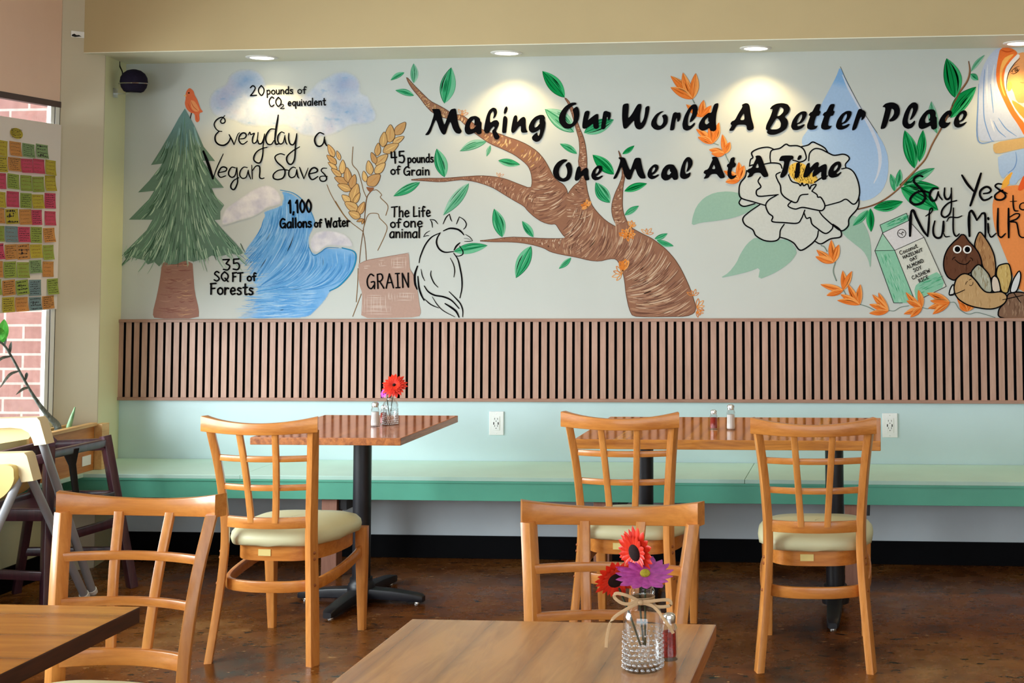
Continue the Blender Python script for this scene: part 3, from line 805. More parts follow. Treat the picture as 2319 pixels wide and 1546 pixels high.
def make_jar(name, loc, h, r, lab, ribbon):
    j = tag(empty(name, loc), lab, 'vase')
    bm = bmesh.new()
    out = [(r * .93, 0), (r, .004), (r, h * .60), (r * .98, h * .66), (r * .86, h * .74), (r * .62, h * .80), (r * .52, h * .83), (r * .52, h * .90), (r * .60, h * .92), (r * .61, h * .96), (r * .54, h)]
    inn = [(r * .46, h), (r * .45, h * .84), (r * .55, h * .79), (r * .80, h * .72), (r * .90, h * .63), (r * .90, .012), (r * .8, .009)]
    lathe(bm, out + inn, 36, cap_top=True, cap_bot=True)
    body = obj('glass_body', bm, M_jar, j, 'all')
    bm = bmesh.new()
    for row in range(8):
        z = .006 + row * .0085; n = 22
        if z > h * .52: break
        for k in range(n):
            a = 2 * pi * (k + .5 * (row % 2)) / n
            sphere(bm, (r * cos(a), r * sin(a), z), .0040 * (1 - row * .07), 8)
    obj('hobnail_beads', bm, M_bead, j, 'all')
    if ribbon:
        bm = bmesh.new(); rr = r * .56; zc = h * .86
        for dz in (-.004, .0, .004): tube(bm, [(rr * cos(a), rr * sin(a), zc + dz) for a in [2 * pi * k / 24 for k in range(25)]], .0022, 6)
        f = -rr - .002
        for pts in ([(0, f, zc), (-.02, f - .008, zc + .012), (-.042, f - .006, zc + .016), (-.046, f - .004, zc + .008), (-.028, f - .006, zc - .002), (0, f, zc)],
                    [(0, f, zc), (.02, f - .008, zc + .004), (.05, f - .006, zc + .006), (.053, f - .004, zc - .004), (.03, f - .006, zc - .006), (0, f, zc)],
                    [(0, f, zc), (-.022, f - .006, zc - .01), (-.05, f - .004, zc - .03), (-.060, f, zc - .06), (-.062, f, zc - .080)],
                    [(0, f, zc), (.025, f - .008, zc - .006), (.048, f - .016, zc - .03), (.060, f - .012, zc - .05)]):
            P = cat(pts, 5); path = []
            for i, p in enumerate(P):
                t = (Vector(P[min(i + 1, len(P) - 1)]) - Vector(P[max(i - 1, 0)])).normalized()
                ax = t.cross(Vector((0, 0, 1)) if abs(t.z) < .8 else Vector((1, 0, 0))).normalized(); path.append((Vector(p), ax, ax.cross(t).normalized()))
            sweep(bm, path, lambda i: rect_sec(.0018, .0058, .0005))
        sphere(bm, (0, f - .002, zc), .0055, 10)
        obj('raffia_bow', bm, M_raffia, j, True)
    return j

def flower(name, loc, nrm, r, petals, mat, eye, lab, stem_to, layers=2, droop=.15, grp=None, eye_r=.2):
    f = tag(empty(name, loc), lab, 'flower', grp)
    N = Vector(nrm).normalized(); X = N.cross(Vector((0, 0, 1)) if abs(N.z) < .9 else Vector((1, 0, 0))).normalized(); Y = N.cross(X)
    rng = random.Random(len(lab) * 31)
    bm = bmesh.new()
    for ly in range(layers):
        for k in range(petals):
            a = 2 * pi * (k + .5 * ly + rng.uniform(-.15, .15)) / petals
            R = r * (1 - .22 * ly) * rng.uniform(.88, 1.05); up = .10 + .22 * ly
            d = X * cos(a) + Y * sin(a); s = N.cross(d); rows = []
            wid = R * .20 * (1.0 if petals < 16 else .8)
            for i in range(7):
                t = .12 + .88 * i / 6
                w = wid * (sin(pi * min(1, .15 + .80 * t)) ** .7) * (1 if i < 6 else .25)
                hgt = R * (up * t - droop * t * t * 1.6)
                c = d * (R * t) + N * hgt
                rows.append([bm.verts.new(c + s * (w * q) - N * (abs(q) * w * .25)) for q in (-1, -.4, .4, 1)])
            for A, B in zip(rows, rows[1:]):
                for q in range(3): bm.faces.new((A[q], A[q + 1], B[q + 1], B[q]))
    obj('petals', bm, mat, f, 'all')
    bm = bmesh.new()
    m = Matrix.Translation(N * r * .05) @ N.to_track_quat('Z', 'Y').to_matrix().to_4x4() @ Matrix.Diagonal((r * eye_r, r * eye_r, r * .12, 1))
    bmesh.ops.create_uvsphere(bm, u_segments=14, v_segments=8, radius=1, matrix=m); obj('flower_eye', bm, eye, f, True)
    e = Vector(stem_to) - Vector(loc)
    bm = bmesh.new(); tube(bm, cat([(0, 0, 0), tuple(-N * .012 * 1.0 + e * .12), tuple(e * .55 + Vector((0, 0, .004))), tuple(e)], 5), .0019, 7); obj('stem', bm, M_stem, f, True)
    return f

JX, JY = -.432, 2.475
make_jar('flower_jar', (JX, JY, TZ), .142, .0350, 'clear hobnail glass jar with raffia bow on the front table', True)
FG = 'silk flowers in jars'
flower('silk_daisy', (JX + .008, JY - .022, .905), (.05, -.27, .96), .058, 15, M_purple, M_eye_y, 'purple silk daisy leaning forward in the front table jar', (JX + .004, JY, .775), 1, .02, FG, .16)
flower('silk_gerbera', (JX - .016, JY + .018, .935), (-.25, -.30, -.05), .048, 20, M_red, M_eye, 'red silk gerbera standing behind the purple daisy', (JX, JY + .006, .775), 2, .05, FG, .34)
flower('silk_gerbera', (JX - .050, JY + .004, .890), (.42, -.75, -.42), .040, 20, M_red, M_eye, 'red silk gerbera drooping left of the purple daisy', (JX - .004, JY, .775), 2, .05, FG, .42)
KX, KY = -2.113, 5.815
make_jar('flower_jar', (KX, KY, TZ), .130, .0325, 'clear hobnail glass jar on the striped square table by bench', False)
flower('silk_gerbera', (KX + .020, KY - .012, .905), (.10, -.75, .45), .056, 20, M_red, M_eye, 'red silk gerbera in the jar on the striped table', (KX, KY, .775), 3, .16, FG, .12)
flower('silk_daisy', (KX - .026, KY + .004, .888), (-.45, -.35, .5), .042, 14, M_magenta, M_eye_y, 'magenta silk daisy half hidden behind the striped table gerbera', (KX - .004, KY, .775), 2, .3, FG, .16)

def make_shaker(name, loc, h, r, fill, lab, cap_tilt=0):
    s = tag(empty(name, loc), lab, 'shaker', 'table shakers')
    def octo(rr, n=10): return [(rr * cos(2 * pi * k / n + .3), rr * sin(2 * pi * k / n + .3)) for k in range(n)]
    bm = bmesh.new()
    rings = [[bm.verts.new((x, y, z)) for x, y in octo(q)] for q, z in ((r, 0), (r, h * .10), (r * .90, h * .66), (r * .72, h * .76), (r * .66, h * .80), (r * .52, h * .80), (r * .76, h * .62), (r * .84, h * .10), (r * .80, .005))]
    for a, b in zip(rings, rings[1:]):
        for j in range(10): bm.faces.new((a[j], a[(j + 1) % 10], b[(j + 1) % 10], b[j]))
    bm.faces.new(rings[0][::-1]); bm.faces.new(rings[-1]); obj('glass_body', bm, M_jar, s)
    bm = bmesh.new(); lathe(bm, [(r * .78, .006), (r * .82, h * .12), (r * .74, h * .60), (r * .3, h * .615)], 20); obj('contents', bm, fill, s, True)
    bm = bmesh.new(); lathe(bm, [(r * .70, h * .795), (r * .72, h * .90), (r * .66, h * .96), (r * .40, h * .995), (.001, h)], 24); obj('cap', bm, M_chrome, s, True)
    return s
make_shaker('pepper_flake_shaker', (-.394, 2.535, TZ), .083, .0165, M_chili, 'glass shaker of red pepper flakes behind the ribboned jar on front table')
make_shaker('salt_shaker', (-2.158, 5.755, TZ), .104, .0205, M_salt, 'salt shaker beside the flower jar on the striped square table')
make_shaker('pepper_flake_shaker', (-2.150, 5.835, TZ), .082, .0165, M_chili, 'red flakes shaker between salt and flower jar on the striped table')
make_shaker('pepper_flake_shaker', (-.702, 5.728, TZ), .080, .0180, M_chili, 'red flakes shaker on the long amber table, left of salt')
make_shaker('salt_shaker', (-.629, 5.716, TZ), .104, .0205, M_salt, 'white salt shaker on the long amber table, right of red flakes')

# ------------------------------------------------------------------ the painted mural (flat paint on the wall y = 6.6)
VIEWS = {'1': (260, 120, 3.865), '2': (260, 420, 3.865), '3': (700, 230, 5.5214), '4': (760, 450, 5.522), '5': (860, 120, 3.865), '6': (1050, 380, 3.865),
         '7': (1420, 120, 3.865), '8': (1540, 300, 4.0692), '9': (1900, 80, 4.5465), 'A': (1820, 380, 4.2946), 'B': (2160, 80, 8.591), 'C': (2100, 500, 6.7215),
         'm': (950, 220, 7.73), 'o': (1240, 210, 5.7975), 'b': (1630, 210, 6.6257), 'p': (1960, 210, 8.919), 'n': (1240, 340, 6.8206), 'a': (1570, 330, 6.4417),
         'e': (440, 250, 7.0273), 'y': (2040, 380, 8.3118)}
def on_wall(u, v):
    d = CR * ((u - PPX) / FPX) + CU * (-(v - PPY) / FPX) + CF
    p = EYE + d * (YB / d.y)
    return p.x, p.z
def PT(s, view=None):
    v = [float(q) for q in s.replace(',', ' ').split()]
    return list(zip(v[0::2], v[1::2]))
def to_px(view, pts):
    ox, oy, k = VIEWS[view]
    return [(ox + x / k, oy + y / k) for x, y in pts]
def chaikin(p, it=2, q=.22):
    for _ in range(it):
        r = []
        for i in range(len(p)):
            a, b = p[i], p[(i + 1) % len(p)]
            r += [(a[0] + (b[0] - a[0]) * q, a[1] + (b[1] - a[1]) * q), (a[0] + (b[0] - a[0]) * (1 - q), a[1] + (b[1] - a[1]) * (1 - q))]
        p = r
    return p
def inside(p, poly):
    x, y = p; c = False; j = len(poly) - 1
    for i in range(len(poly)):
        xi, yi = poly[i]; xj, yj = poly[j]
        if (yi > y) != (yj > y) and x < (xj - xi) * (y - yi) / (yj - yi) + xi: c = not c
        j = i
    return c

def paint_mat(name, alpha=False):
    t = NT(name)
    at = t.n('ShaderNodeAttribute', attribute_name='paint')
    v = t.coords((1, 1, 1), 'World'); n = t.noise(v, 90, 4)
    t.base(t.mix(.5, at.outputs['Color'], t.ramp(n, [(.3, (.86, .86, .86, 1)), (.7, (1, 1, 1, 1))]), 'MULTIPLY'))
    if alpha: t.l(at.outputs['Alpha'], t.b.inputs['Alpha'])
    return t.set(.7, .02).m
M_paint = paint_mat('mural_paint')
KC = .88
def C(r, g, b, a=1.0):
    c = rgb(r, g, b, KC); return (c[0], c[1], c[2], a)
WALLC = rgb(186, 192, 187)
def mixc(a, b, t): return tuple(x + (y - x) * t for x, y in zip(a[:3], b[:3])) + (1,)
def fbm(x, y, k, o=4): return mnoise.fractal(Vector((x * k, y * k, o * 3.7)), 1.0, 2.0, o)
INK = (.003, .003, .004, 1)

class Paint:
    """one painted figure: flat patches of paint a fraction of a millimetre proud of the wall"""
    def __init__(s, name, parent, layer, label=None):
        s.name, s.parent, s.y, s.label = name, parent, -.0003 - layer * .00024, label
        s.v, s.f, s.c, s.k, s.r, s.up, s.fresh = [], [], [], 0, 0, 0.0, False
    def _y(s, d=None):
        if d is not None: return d
        if s.fresh: s.up += .00070; s.fresh = False
        s.k += 1
        return s.y - s.up - s.k * .000012
    def px(s, pts, col, holes=(), d=None):
        loops = [pts] + list(holes); y = s._y(d); b = len(s.v)
        flat = [p for L in loops for p in L]
        W_ = [on_wall(*p) for p in flat]
        for (x, z), p in zip(W_, flat):
            s.v.append((x, y, z)); s.c.append(col(p) if callable(col) else col)
        i = 0; LL = []
        for L in loops:
            LL.append([Vector((W_[i + k][0], W_[i + k][1], 0)) for k in range(len(L))]); i += len(L)
        for t in tessellate_polygon(LL): s.f.append(tuple(b + q for q in t))
    def fill(s, view, txt, col, smooth=2, holes=(), d=None, q=.22):
        g = lambda t: chaikin(to_px(view, PT(t) if isinstance(t, str) else t), smooth, q) if smooth else to_px(view, PT(t) if isinstance(t, str) else t)
        P = g(txt); s.px(P, col, [g(h) for h in holes], d); return P
    def ribbon(s, P, w, col, d=None):
        """P: pixel points, w: widths per point"""
        if d is None: s.r += 1; s.fresh = True
        y = (s.y - s.up - s.k * .000012 - (1 + s.r % 48) * .000014) if d is None else d; b = len(s.v); n = len(P)
        for i, p in enumerate(P):
            a, c = P[max(i - 1, 0)], P[min(i + 1, n - 1)]
            tx, ty = c[0] - a[0], c[1] - a[1]; L = sqrt(tx * tx + ty * ty) or 1
            h = w[i] / 2; cc = col(p) if callable(col) else col
            for q in (-1, 1):
                x, z = on_wall(p[0] - ty / L * h * q, p[1] + tx / L * h * q); s.v.append((x, y, z)); s.c.append(cc)
        for i in range(n - 1): s.f.append((b + 2 * i, b + 2 * i + 1, b + 2 * i + 3, b + 2 * i + 2))
    def line(s, view, txt, w, col=INK, taper=0.0, sub=6, d=None):
        k = VIEWS[view][2]
        for part in (txt.split(';') if isinstance(txt, str) else [txt]):
            P = to_px(view, PT(part) if isinstance(part, str) else part)
            P = cat(P, sub) if len(P) > 2 else [tuple(P[0]), ((P[0][0] + P[1][0]) / 2, (P[0][1] + P[1][1]) / 2), tuple(P[1])]
            n = len(P); ws = []
            for i in range(n):
                u = i / (n - 1); e = min(u, 1 - u) * 2
                ws.append(w / k * ((1 - taper) + taper * min(1, e * 1.6)))
            y = s._y(d); s.ribbon(P, ws, col, y)
            if taper < .5:
                for e in (0, -1):
                    r = ws[e] / 2; s.px([(P[e][0] + r * cos(2 * pi * q / 8), P[e][1] + r * sin(2 * pi * q / 8)) for q in range(8)], col, d=y)
    def leaf(s, view, x0, y0, x1, y1, w, tones, rng):
        """pointed leaf from base to tip with a paler half, a dark edge and brush streaks"""
        k = VIEWS[view][2]; (ax, ay), (bx, by) = to_px(view, [(x0, y0), (x1, y1)]); w = w / k
        dx, dy = bx - ax, by - ay; L = sqrt(dx * dx + dy * dy); tx, ty = dx / L, dy / L; nx, ny = -ty, tx
        bend = rng.uniform(-.05, .05) * L
        def at(t, q):
            hw = w / 2 * (sin(pi * t ** .92) ** .85 if 0 < t < 1 else 0)
            return (ax + dx * t + nx * (hw * q + bend * sin(pi * t)), ay + dy * t + ny * (hw * q + bend * sin(pi * t)))
        ts = [i / 14 for i in range(15)]
        s.px([at(t, 1) for t in ts] + [at(t, -1) for t in ts[-2:0:-1]], tones[1])
        s.px([at(t, .95) for t in ts] + [at(t, .25 + .15 * sin(pi * t)) for t in ts[-2:0:-1]], tones[0])
        yy = s._y()
        for q_ in range(5):
            q = rng.uniform(-.8, .8); t0 = rng.uniform(.05, .4); t1 = rng.uniform(.6, .95)
            P = [at(t0 + (t1 - t0) * i / 5, q) for i in range(6)]
            s.ribbon(P, [w * .06 * (.3 + sin(pi * i / 5)) for i in range(6)], tones[rng.choice((0, 2, 2))], yy)
        P = [at(.04 + .92 * i / 8, .0) for i in range(9)]; s.ribbon(P, [max(.6, w * .05)] * 9, tones[2], yy - .00001)
        P = [at(t, -.97) for t in ts]; s.ribbon(P, [max(.5, w * .04)] * 15, tones[2], yy)
    def mottled(s, view, txt, colf, fade=7, step=2.2, fadef=None):
        """patch painted with a sponge: colour varies over the patch and thins out into the wall paint at its rim"""
        P = chaikin(to_px(view, PT(txt)), 2); xs = [q[0] for q in P]; ys = [q[1] for q in P]
        x0, y0 = min(xs), min(ys); nx = int((max(xs) - x0) / step) + 2; ny = int((max(ys) - y0) / step) + 2
        y = s._y(); b = len(s.v); idx = {}; n = len(P)
        def dist(x, v):
            best = 1e9
            for i in range(n):
                ax, ay = P[i - 1]; bx, by = P[i]; dx, dy = bx - ax, by - ay; L = dx * dx + dy * dy or 1e-9
                t = max(0, min(1, ((x - ax) * dx + (v - ay) * dy) / L)); e = (x - ax - t * dx) ** 2 + (v - ay - t * dy) ** 2
                if e < best: best = e
            return sqrt(best)
        for j in range(ny):
            for i in range(nx):
                x, v = x0 + i * step, y0 + j * step
                if not inside((x, v), P): continue
                a = min(1, dist(x, v) / fade); a = a * a * (3 - 2 * a)
                if fadef: a *= fadef(x, v)
                c = colf(x, v); idx[(i, j)] = len(s.v); X, Z = on_wall(x, v); s.v.append((X, y, Z))
                s.c.append(tuple(w + (k - w) * a for w, k in zip(WALLC, c[:3])) + (1,))
        for (i, j), k in idx.items():
            q = [idx.get((i + 1, j)), idx.get((i + 1, j + 1)), idx.get((i, j + 1))]
            if None not in q: s.f.append((k, q[0], q[1], q[2]))
        return P
    def build(s, mat=None):
        me = bpy.data.meshes.new(s.name)
        me.from_pydata(s.v, [], s.f); me.update()
        ca = me.color_attributes.new('paint', 'FLOAT_COLOR', 'POINT')
        for i, c in enumerate(s.c): ca.data[i].color = c
        me.materials.append(mat or M_paint)
        o = bpy.data.objects.new(s.name, me); COL.objects.link(o); o.parent = s.parent
        if s.label: o['label'] = s.label
        return o

mural = tag(empty('wall_mural', (0, YB, 0)), 'hand painted vegan mural with trees, wave, flowers and black lettering on the wall', 'mural')
GL = (C(150, 200, 176), C(104, 176, 140), C(40, 130, 88))          # pale mint leaf
GM = (C(112, 190, 150), C(58, 164, 112), C(14, 108, 62))           # mid green leaf
GB = (C(60, 176, 112), C(16, 142, 74), C(2, 96, 44))               # strong green leaf

# --- clouds
rng = random.Random(3)
CW, CL, CB, CV, CD = C(220, 224, 228), C(182, 198, 220), C(128, 166, 212), C(188, 188, 212), C(92, 158, 210)
def cloud_col(x, y):
    f = fbm(x, y, .035, 5); g = fbm(x + 300, y, .018, 3); h = fbm(x * .6, y * 1.6 + 90, .09, 3)
    c = mixc(CL, CW, min(1, max(0, .5 + f * .7)))
    lobes = max(0, 1 - sqrt(((x - 556) / 52) ** 2 + ((y - 182) / 34) ** 2)), max(0, 1 - sqrt(((x - 778) / 46) ** 2 + ((y - 190) / 40) ** 2)), max(0, 1 - sqrt(((x - 505) / 50) ** 2 + ((y - 225) / 40) ** 2)) * .6, max(0, 1 - sqrt(((x - 790) / 80) ** 2 + ((y - 250) / 34) ** 2)) * .55
    c = mixc(c, CB, min(.85, max(0, sum(lobes) * .9 + f * .45 - .10)))
    c = mixc(c, CV, min(.6, max(0, g * 1.1)))
    spot = max(0, 1 - sqrt(((x - 752) / 24) ** 2 + ((y - 271) / 6) ** 2)); c = mixc(c, CD, min(.8, spot * (.7 + h)))
    return mixc(c, CD, min(.5, max(0, h - .42) * 1.2))
p = Paint('painted_cloud', mural, 1, 'soft blue and white painted cloud')
p.mottled('1', '815 470 820 385 870 310 968 272 990 195 1065 142 1180 128 1265 152 1318 215 1340 300 1420 400 1560 420 1640 370 1710 310 1772 240 1855 200 1930 158 2030 148 2125 195 2160 265 2155 345 2230 365 2258 455 2302 530 2292 595 2215 632 2075 636 1975 698 1865 738 1740 742 1625 728 1560 676 1490 636 1400 656 1245 652 1135 646 1055 606 965 580 865 560', cloud_col, 9, 2.0,
          lambda x, y: 1 - .55 * max(0, 1 - sqrt(((x - 640) / 60) ** 2 + ((y - 230) / 60) ** 2)))  # lamp glow painted in: cloud colour fades out in the middle
p.build()

# --- wave with foam
def guide(a, b, t, n=10):
    A, B = cat(a, 5), cat(b, 5)
    def at(P, u):
        f = u * (len(P) - 1); i = min(int(f), len(P) - 2); r = f - i; return (P[i][0] + (P[i + 1][0] - P[i][0]) * r, P[i][1] + (P[i + 1][1] - P[i][1]) * r)
    return lambda u: tuple(x + (y - x) * t for x, y in zip(at(A, u), at(B, u)))
p = Paint('painted_wave', mural, 2, 'blue painted ocean wave')
wave = '1450 40 1540 60 1620 110 1690 190 1740 270 1752 340 1735 390 1705 450 1700 520 1720 575 1770 600 1800 575 1850 540 1900 548 1960 540 2030 545 2090 575 2115 620 2100 700 2060 790 1980 870 1890 925 1850 1000 1770 1090 1690 1162 1400 1165 1150 1165 1080 1150 1180 1080 1230 1010 1250 940 1240 880 1180 820 1170 750 1200 690 1150 640 1130 575 1180 500 1240 430 1285 350 1312 270 1298 232 1345 208 1400 194 1440 176 1470 165 1478 110'
def wave_col(x, y):
    f = fbm(x * .7, y * .7, .03, 3); return mixc(C(108, 172, 230), C(146, 196, 240), min(1, max(0, .4 + f)))
def wave_fade(x, y):
    t = min(1, max(0, (x - 530 - 22 * fbm(x * .2, y, .09, 2)) / 55)) if y > 540 else 1
    return t
wp = p.mottled('2', wave, wave_col, 3, 2.0, wave_fade)
G = [PT(t) for t in ('1310 260 1270 390 1190 500 1100 600', '1450 180 1400 390 1300 560 1150 740', '1500 60 1500 350 1400 600 1240 860', '1690 200 1660 500 1520 740 1260 900', '1720 590 1680 740 1520 870 1230 930', '1850 560 1860 720 1660 880 1240 950', '2090 590 2060 760 1880 890 1400 930')]
W_T = [C(98, 164, 222), C(138, 190, 236), C(84, 152, 214), C(158, 204, 242), C(108, 174, 228), C(78, 146, 210), C(122, 180, 232)]
for i in range(520):
    g = rng.randrange(6); f = guide(G[g], G[g + 1], rng.random()); u0 = rng.uniform(-.02, .8); L = rng.uniform(.12, .34)
    pts = to_px('2', [f(min(1, max(0, u0 + L * k / 6))) for k in range(7)])
    if not all(inside(q, wp) for q in (pts[0], pts[3])): continue
    w = rng.uniform(1.0, 3.2); p.ribbon(pts, [w * sin(pi * (k + .4) / 6.8) for k in range(7)], rng.choice(W_T))
for i in range(150):
    y = rng.uniform(880, 1160); x = rng.uniform(1080, 1850); L = rng.uniform(80, 260)
    pts = to_px('2', [(x + L * k / 4, y + 6 * sin(k)) for k in range(5)])
    if not (inside(pts[2], wp) and inside(pts[4], wp)): continue
    p.ribbon(pts, [rng.uniform(1, 2.6) * sin(pi * (k + .4) / 4.8) for k in range(5)], rng.choice([C(120, 180, 230), C(152, 200, 238), C(90, 158, 220), C(176, 212, 240)]))
for i in range(60):      # brush marks that thin out on the left
    y = rng.uniform(560, 1160); x = 1100 + rng.uniform(-60, 60) + (60 if 780 < y < 1000 else 0); L = rng.uniform(60, 170)
    pts = to_px('2', [(x + L * k / 4, y - L * .12 * k / 4) for k in range(5)])
    p.ribbon(pts, [rng.uniform(1, 2.4) * sin(pi * (k + .3) / 4.6) for k in range(5)], rng.choice([mixc(WALLC, C(150, 196, 232), .5), mixc(WALLC, C(176, 208, 232), .6), mixc(WALLC, C(120, 180, 226), .4)]))
p.line('2', '1450 40 1560 65 1640 125 1710 220 1745 300 1750 350', 10, C(80, 150, 200, .8), .3)
p.line('2', '1990 545 2090 575 2112 630 2090 720 2040 800 1960 880 1880 922', 14, C(46, 140, 186, .8), .3)
p.line('2', '1700 540 1740 610 1800 585 1860 545 1960 545', 8, C(52, 130, 184, .8), .4)
for txt in ('930 350 928 280 960 200 1040 140 1120 90 1180 45 1260 5 1340 -15 1420 25 1462 90 1466 165 1400 188 1330 200 1290 240 1200 285 1080 315 985 350', '1705 470 1745 405 1830 385 1930 390 2030 425 2085 490 2090 545 2030 540 1950 536 1880 530 1830 550 1790 592 1735 592 1703 540'):
    p.mottled('2', txt, lambda x, y: mixc(mixc(C(216, 214, 222), C(232, 230, 232), min(1, max(0, .5 + fbm(x, y, .05, 4)))), C(196, 196, 214), min(.7, max(0, fbm(x + 50, y, .04, 3) * 1.2))), 6, 2.0)
p.build()

# --- spruce tree with a red bird
p = Paint('painted_spruce', mural, 3, 'green painted spruce tree with brown trunk')
p.fill('2', '415 650 680 650 690 800 700 930 738 1090 735 1164 350 1166 330 1120 370 960 400 800', C(164, 122, 108), 1)
for i in range(90):
    y = rng.uniform(670, 1150); t = (y - 650) / 515; x0, x1 = 410 - 75 * t ** 1.5, 685 + 50 * t ** 1.5
    x = rng.uniform(x0 + 5, x1 - 60); L = rng.uniform(40, min(150, x1 - x))
    p.line('2', [(x, y), (x + L * .5, y + 8), (x + L, y - 2)], rng.uniform(4, 10), rng.choice([C(190, 148, 124), C(146, 100, 88), C(176, 134, 114), C(206, 164, 124)] if x > 520 else [C(182, 140, 122), C(148, 102, 90), C(170, 128, 112)]), .9, 3)
sp_o = '615 485 640 530 700 640 780 820 880 946 770 942 860 1060 957 1178 850 1182 880 1250 958 1330 925 1385 925 1457 875 1462 960 1560 1060 1665 1132 1750 1080 1768 1020 1752 960 1770 900 1782 850 1772 800 1800 740 1812 690 1826 640 1812 590 1826 540 1848 480 1850 430 1822 390 1868 350 1830 290 1850 260 1812 200 1800 140 1780 95 1800 80 1750 130 1700 200 1630 280 1550 330 1459 125 1458 220 1360 300 1280 345 1206 205 1220 300 1120 380 1020 420 968 318 980 400 850 500 680 560 570'
sp_p = p.fill('1', sp_o, lambda q: C(112, 146, 142) if q[1] < 330 else C(108, 138, 120), 0)
S_T = [C(140, 176, 150), C(166, 196, 170), C(84, 116, 94), C(64, 94, 76), C(120, 158, 132), C(186, 212, 186), C(104, 142, 118), C(132, 168, 142)]
S_B = [C(136, 176, 174), C(166, 202, 196), C(88, 126, 126), C(112, 154, 154)]
for i in range(1100):
    y = rng.uniform(500, 1760); x = rng.uniform(90, 1130)
    if not inside(to_px('1', [(x, y)])[0], sp_p): continue
    tier = 485 if y < 900 else (780 if y < 1180 else (960 if y < 1440 else 1180))
    dx = (x - 615) / (y - tier + 260) * 1.15; L = rng.uniform(60, 190) * (1.2 if y > 1500 else 1)
    n = 5; pts = [(x + dx * L * (k / n) * (.75 + .5 * k / n), y + L * (k / n) * (1.0 - .18 * abs(dx) * k / n)) for k in range(n + 1)]
    pp = to_px('1', pts)
    if not inside(pp[-1], sp_p) and not (y > 1640 and rng.random() < .5): continue
    w = rng.uniform(.9, 2.3); p.ribbon(pp, [w * (.25 + sin(pi * (k + .2) / 5.6)) for k in range(6)], rng.choice(S_B if y < 780 and rng.random() < .6 else S_T))
for i in range(70):
    x = rng.uniform(95, 1110); y = 1770 + 55 * (1 - abs(x - 520) / 520) + rng.uniform(-30, 20); dx = (x - 600) / 620
    p.ribbon(to_px('1', [(x, y - 70), (x + dx * 25, y - 25), (x + dx * 60, y + 22)]), [1.6, 1.8, .3], rng.choice(S_T))
p.build()
p = Paint('painted_bird', mural, 4, 'orange red painted bird on the spruce tip')
p.line('1', '674 515 664 560 662 585', 9, C(50, 34, 34))
p.fill('1', '655 303 690 330 700 370 722 405 738 450 752 490 776 516 738 526 745 590 722 610 704 590 700 530 660 522 625 485 612 440 622 400 618 370 628 330', C(232, 118, 76), 1)
p.fill('1', '660 410 700 420 730 470 745 510 700 515 670 480', C(244, 160, 104), 1)
p.line('1', '665 420 690 470 735 510;640 440 670 500 705 520;712 540 725 590', 5, C(206, 84, 50), .6)
p.fill('1', '603 374 626 362 628 382', C(240, 190, 120), 0); p.line('1', '646 349 653 349', 10)
p.build()

# --- wheat and grain sack
p = Paint('painted_wheat', mural, 4, 'two golden painted wheat ears with thin brown stems')
BR = C(116, 82, 48)
p.line('3', '765 1130 725 1195 705 1330 690 1546', 11, BR); p.line('4', '350 380 322 560 306 700 300 800;340 400 362 500 376 620 386 780', 9, BR)
p.line('3', '550 565 540 700 545 790 610 870 655 1010 680 1110 715 1192;225 1040 260 1130 330 1260 420 1400 500 1500', 9, C(136, 104, 66))
p.line('4', '0 30 60 130 120 220 200 300 280 360 340 405;345 380 375 280 400 215 440 182 530 188 550 240 600 290 645 352 620 450 570 560 528 645;282 870 278 1000 270 1150 258 1290;322 1190 280 1300 245 1390 215 1470', 9, C(136, 104, 66))
p.line('3', '805 1108 850 1106 908 1165 893 1200 985 1302 960 1422', 9, C(136, 104, 66))
ears = '320 700 232 525 78,350 790 214 660 78,358 852 230 752 66,412 938 268 832 78,495 1030 306 940 88,535 1112 345 1032 92,390 738 345 606 72,412 915 425 714 82,495 1025 470 808 90,520 1095 578 896 88,535 1272 612 1008 92,522 1262 405 1160 108,555 1285 642 1128 74,622 1362 435 1252 104,612 1425 698 1240 84,650 1452 485 1374 108,690 1470 590 1500 80,660 1535 690 1460 60'
ears2 = '1070 425 1218 246 94,1008 525 1020 270 96,1040 522 1200 430 82,920 580 945 364 90,915 640 1135 520 92,850 690 870 504 82,822 802 995 652 96,842 785 775 624 80,818 905 962 758 96,775 925 738 724 88,712 1012 680 858 84,722 1055 902 900 118'
for blk in (ears, ears2):
    for kk in blk.split(','):
        x0, y0, x1, y1, w = map(float, kk.split()); k = VIEWS['3'][2]
        dx, dy = x1 - x0, y1 - y0
        O_ = [(x0, y0), (x0 + dx * .3 - dy * .5 * w / 100 * .55, y0 + dy * .3 + dx * .5 * w / 100 * .55), (x0 + dx * .65 - dy * .42 * w / 100 * .5, y0 + dy * .65 + dx * .42 * w / 100 * .5), (x1, y1),
              (x0 + dx * .65 + dy * .42 * w / 100 * .5, y0 + dy * .65 - dx * .42 * w / 100 * .5), (x0 + dx * .3 + dy * .5 * w / 100 * .55, y0 + dy * .3 - dx * .5 * w / 100 * .55)]
        q = p.fill('3', O_, rng.choice([C(212, 176, 118), C(206, 166, 108), C(220, 184, 124), C(198, 156, 104)]), 2)
        p.ribbon(to_px('3', [(x0 + dx * .2, y0 + dy * .2), (x0 + dx * .5, y0 + dy * .5), (x0 + dx * .85, y0 + dy * .85)]), [1.2, 2.6, .4], rng.choice([C(196, 146, 92), C(234, 196, 126)]), p._y())
        p.ribbon(q + [q[0]], [1.15] * (len(q) + 1), C(96, 62, 34), p._y())
p.fill('3', '712 1065 760 1072 818 1072 800 1110 765 1135 735 1110', C(150, 98, 66), 1)
p.build()
p = Paint('painted_grain_sack', mural, 5, 'brown painted sack marked GRAIN')
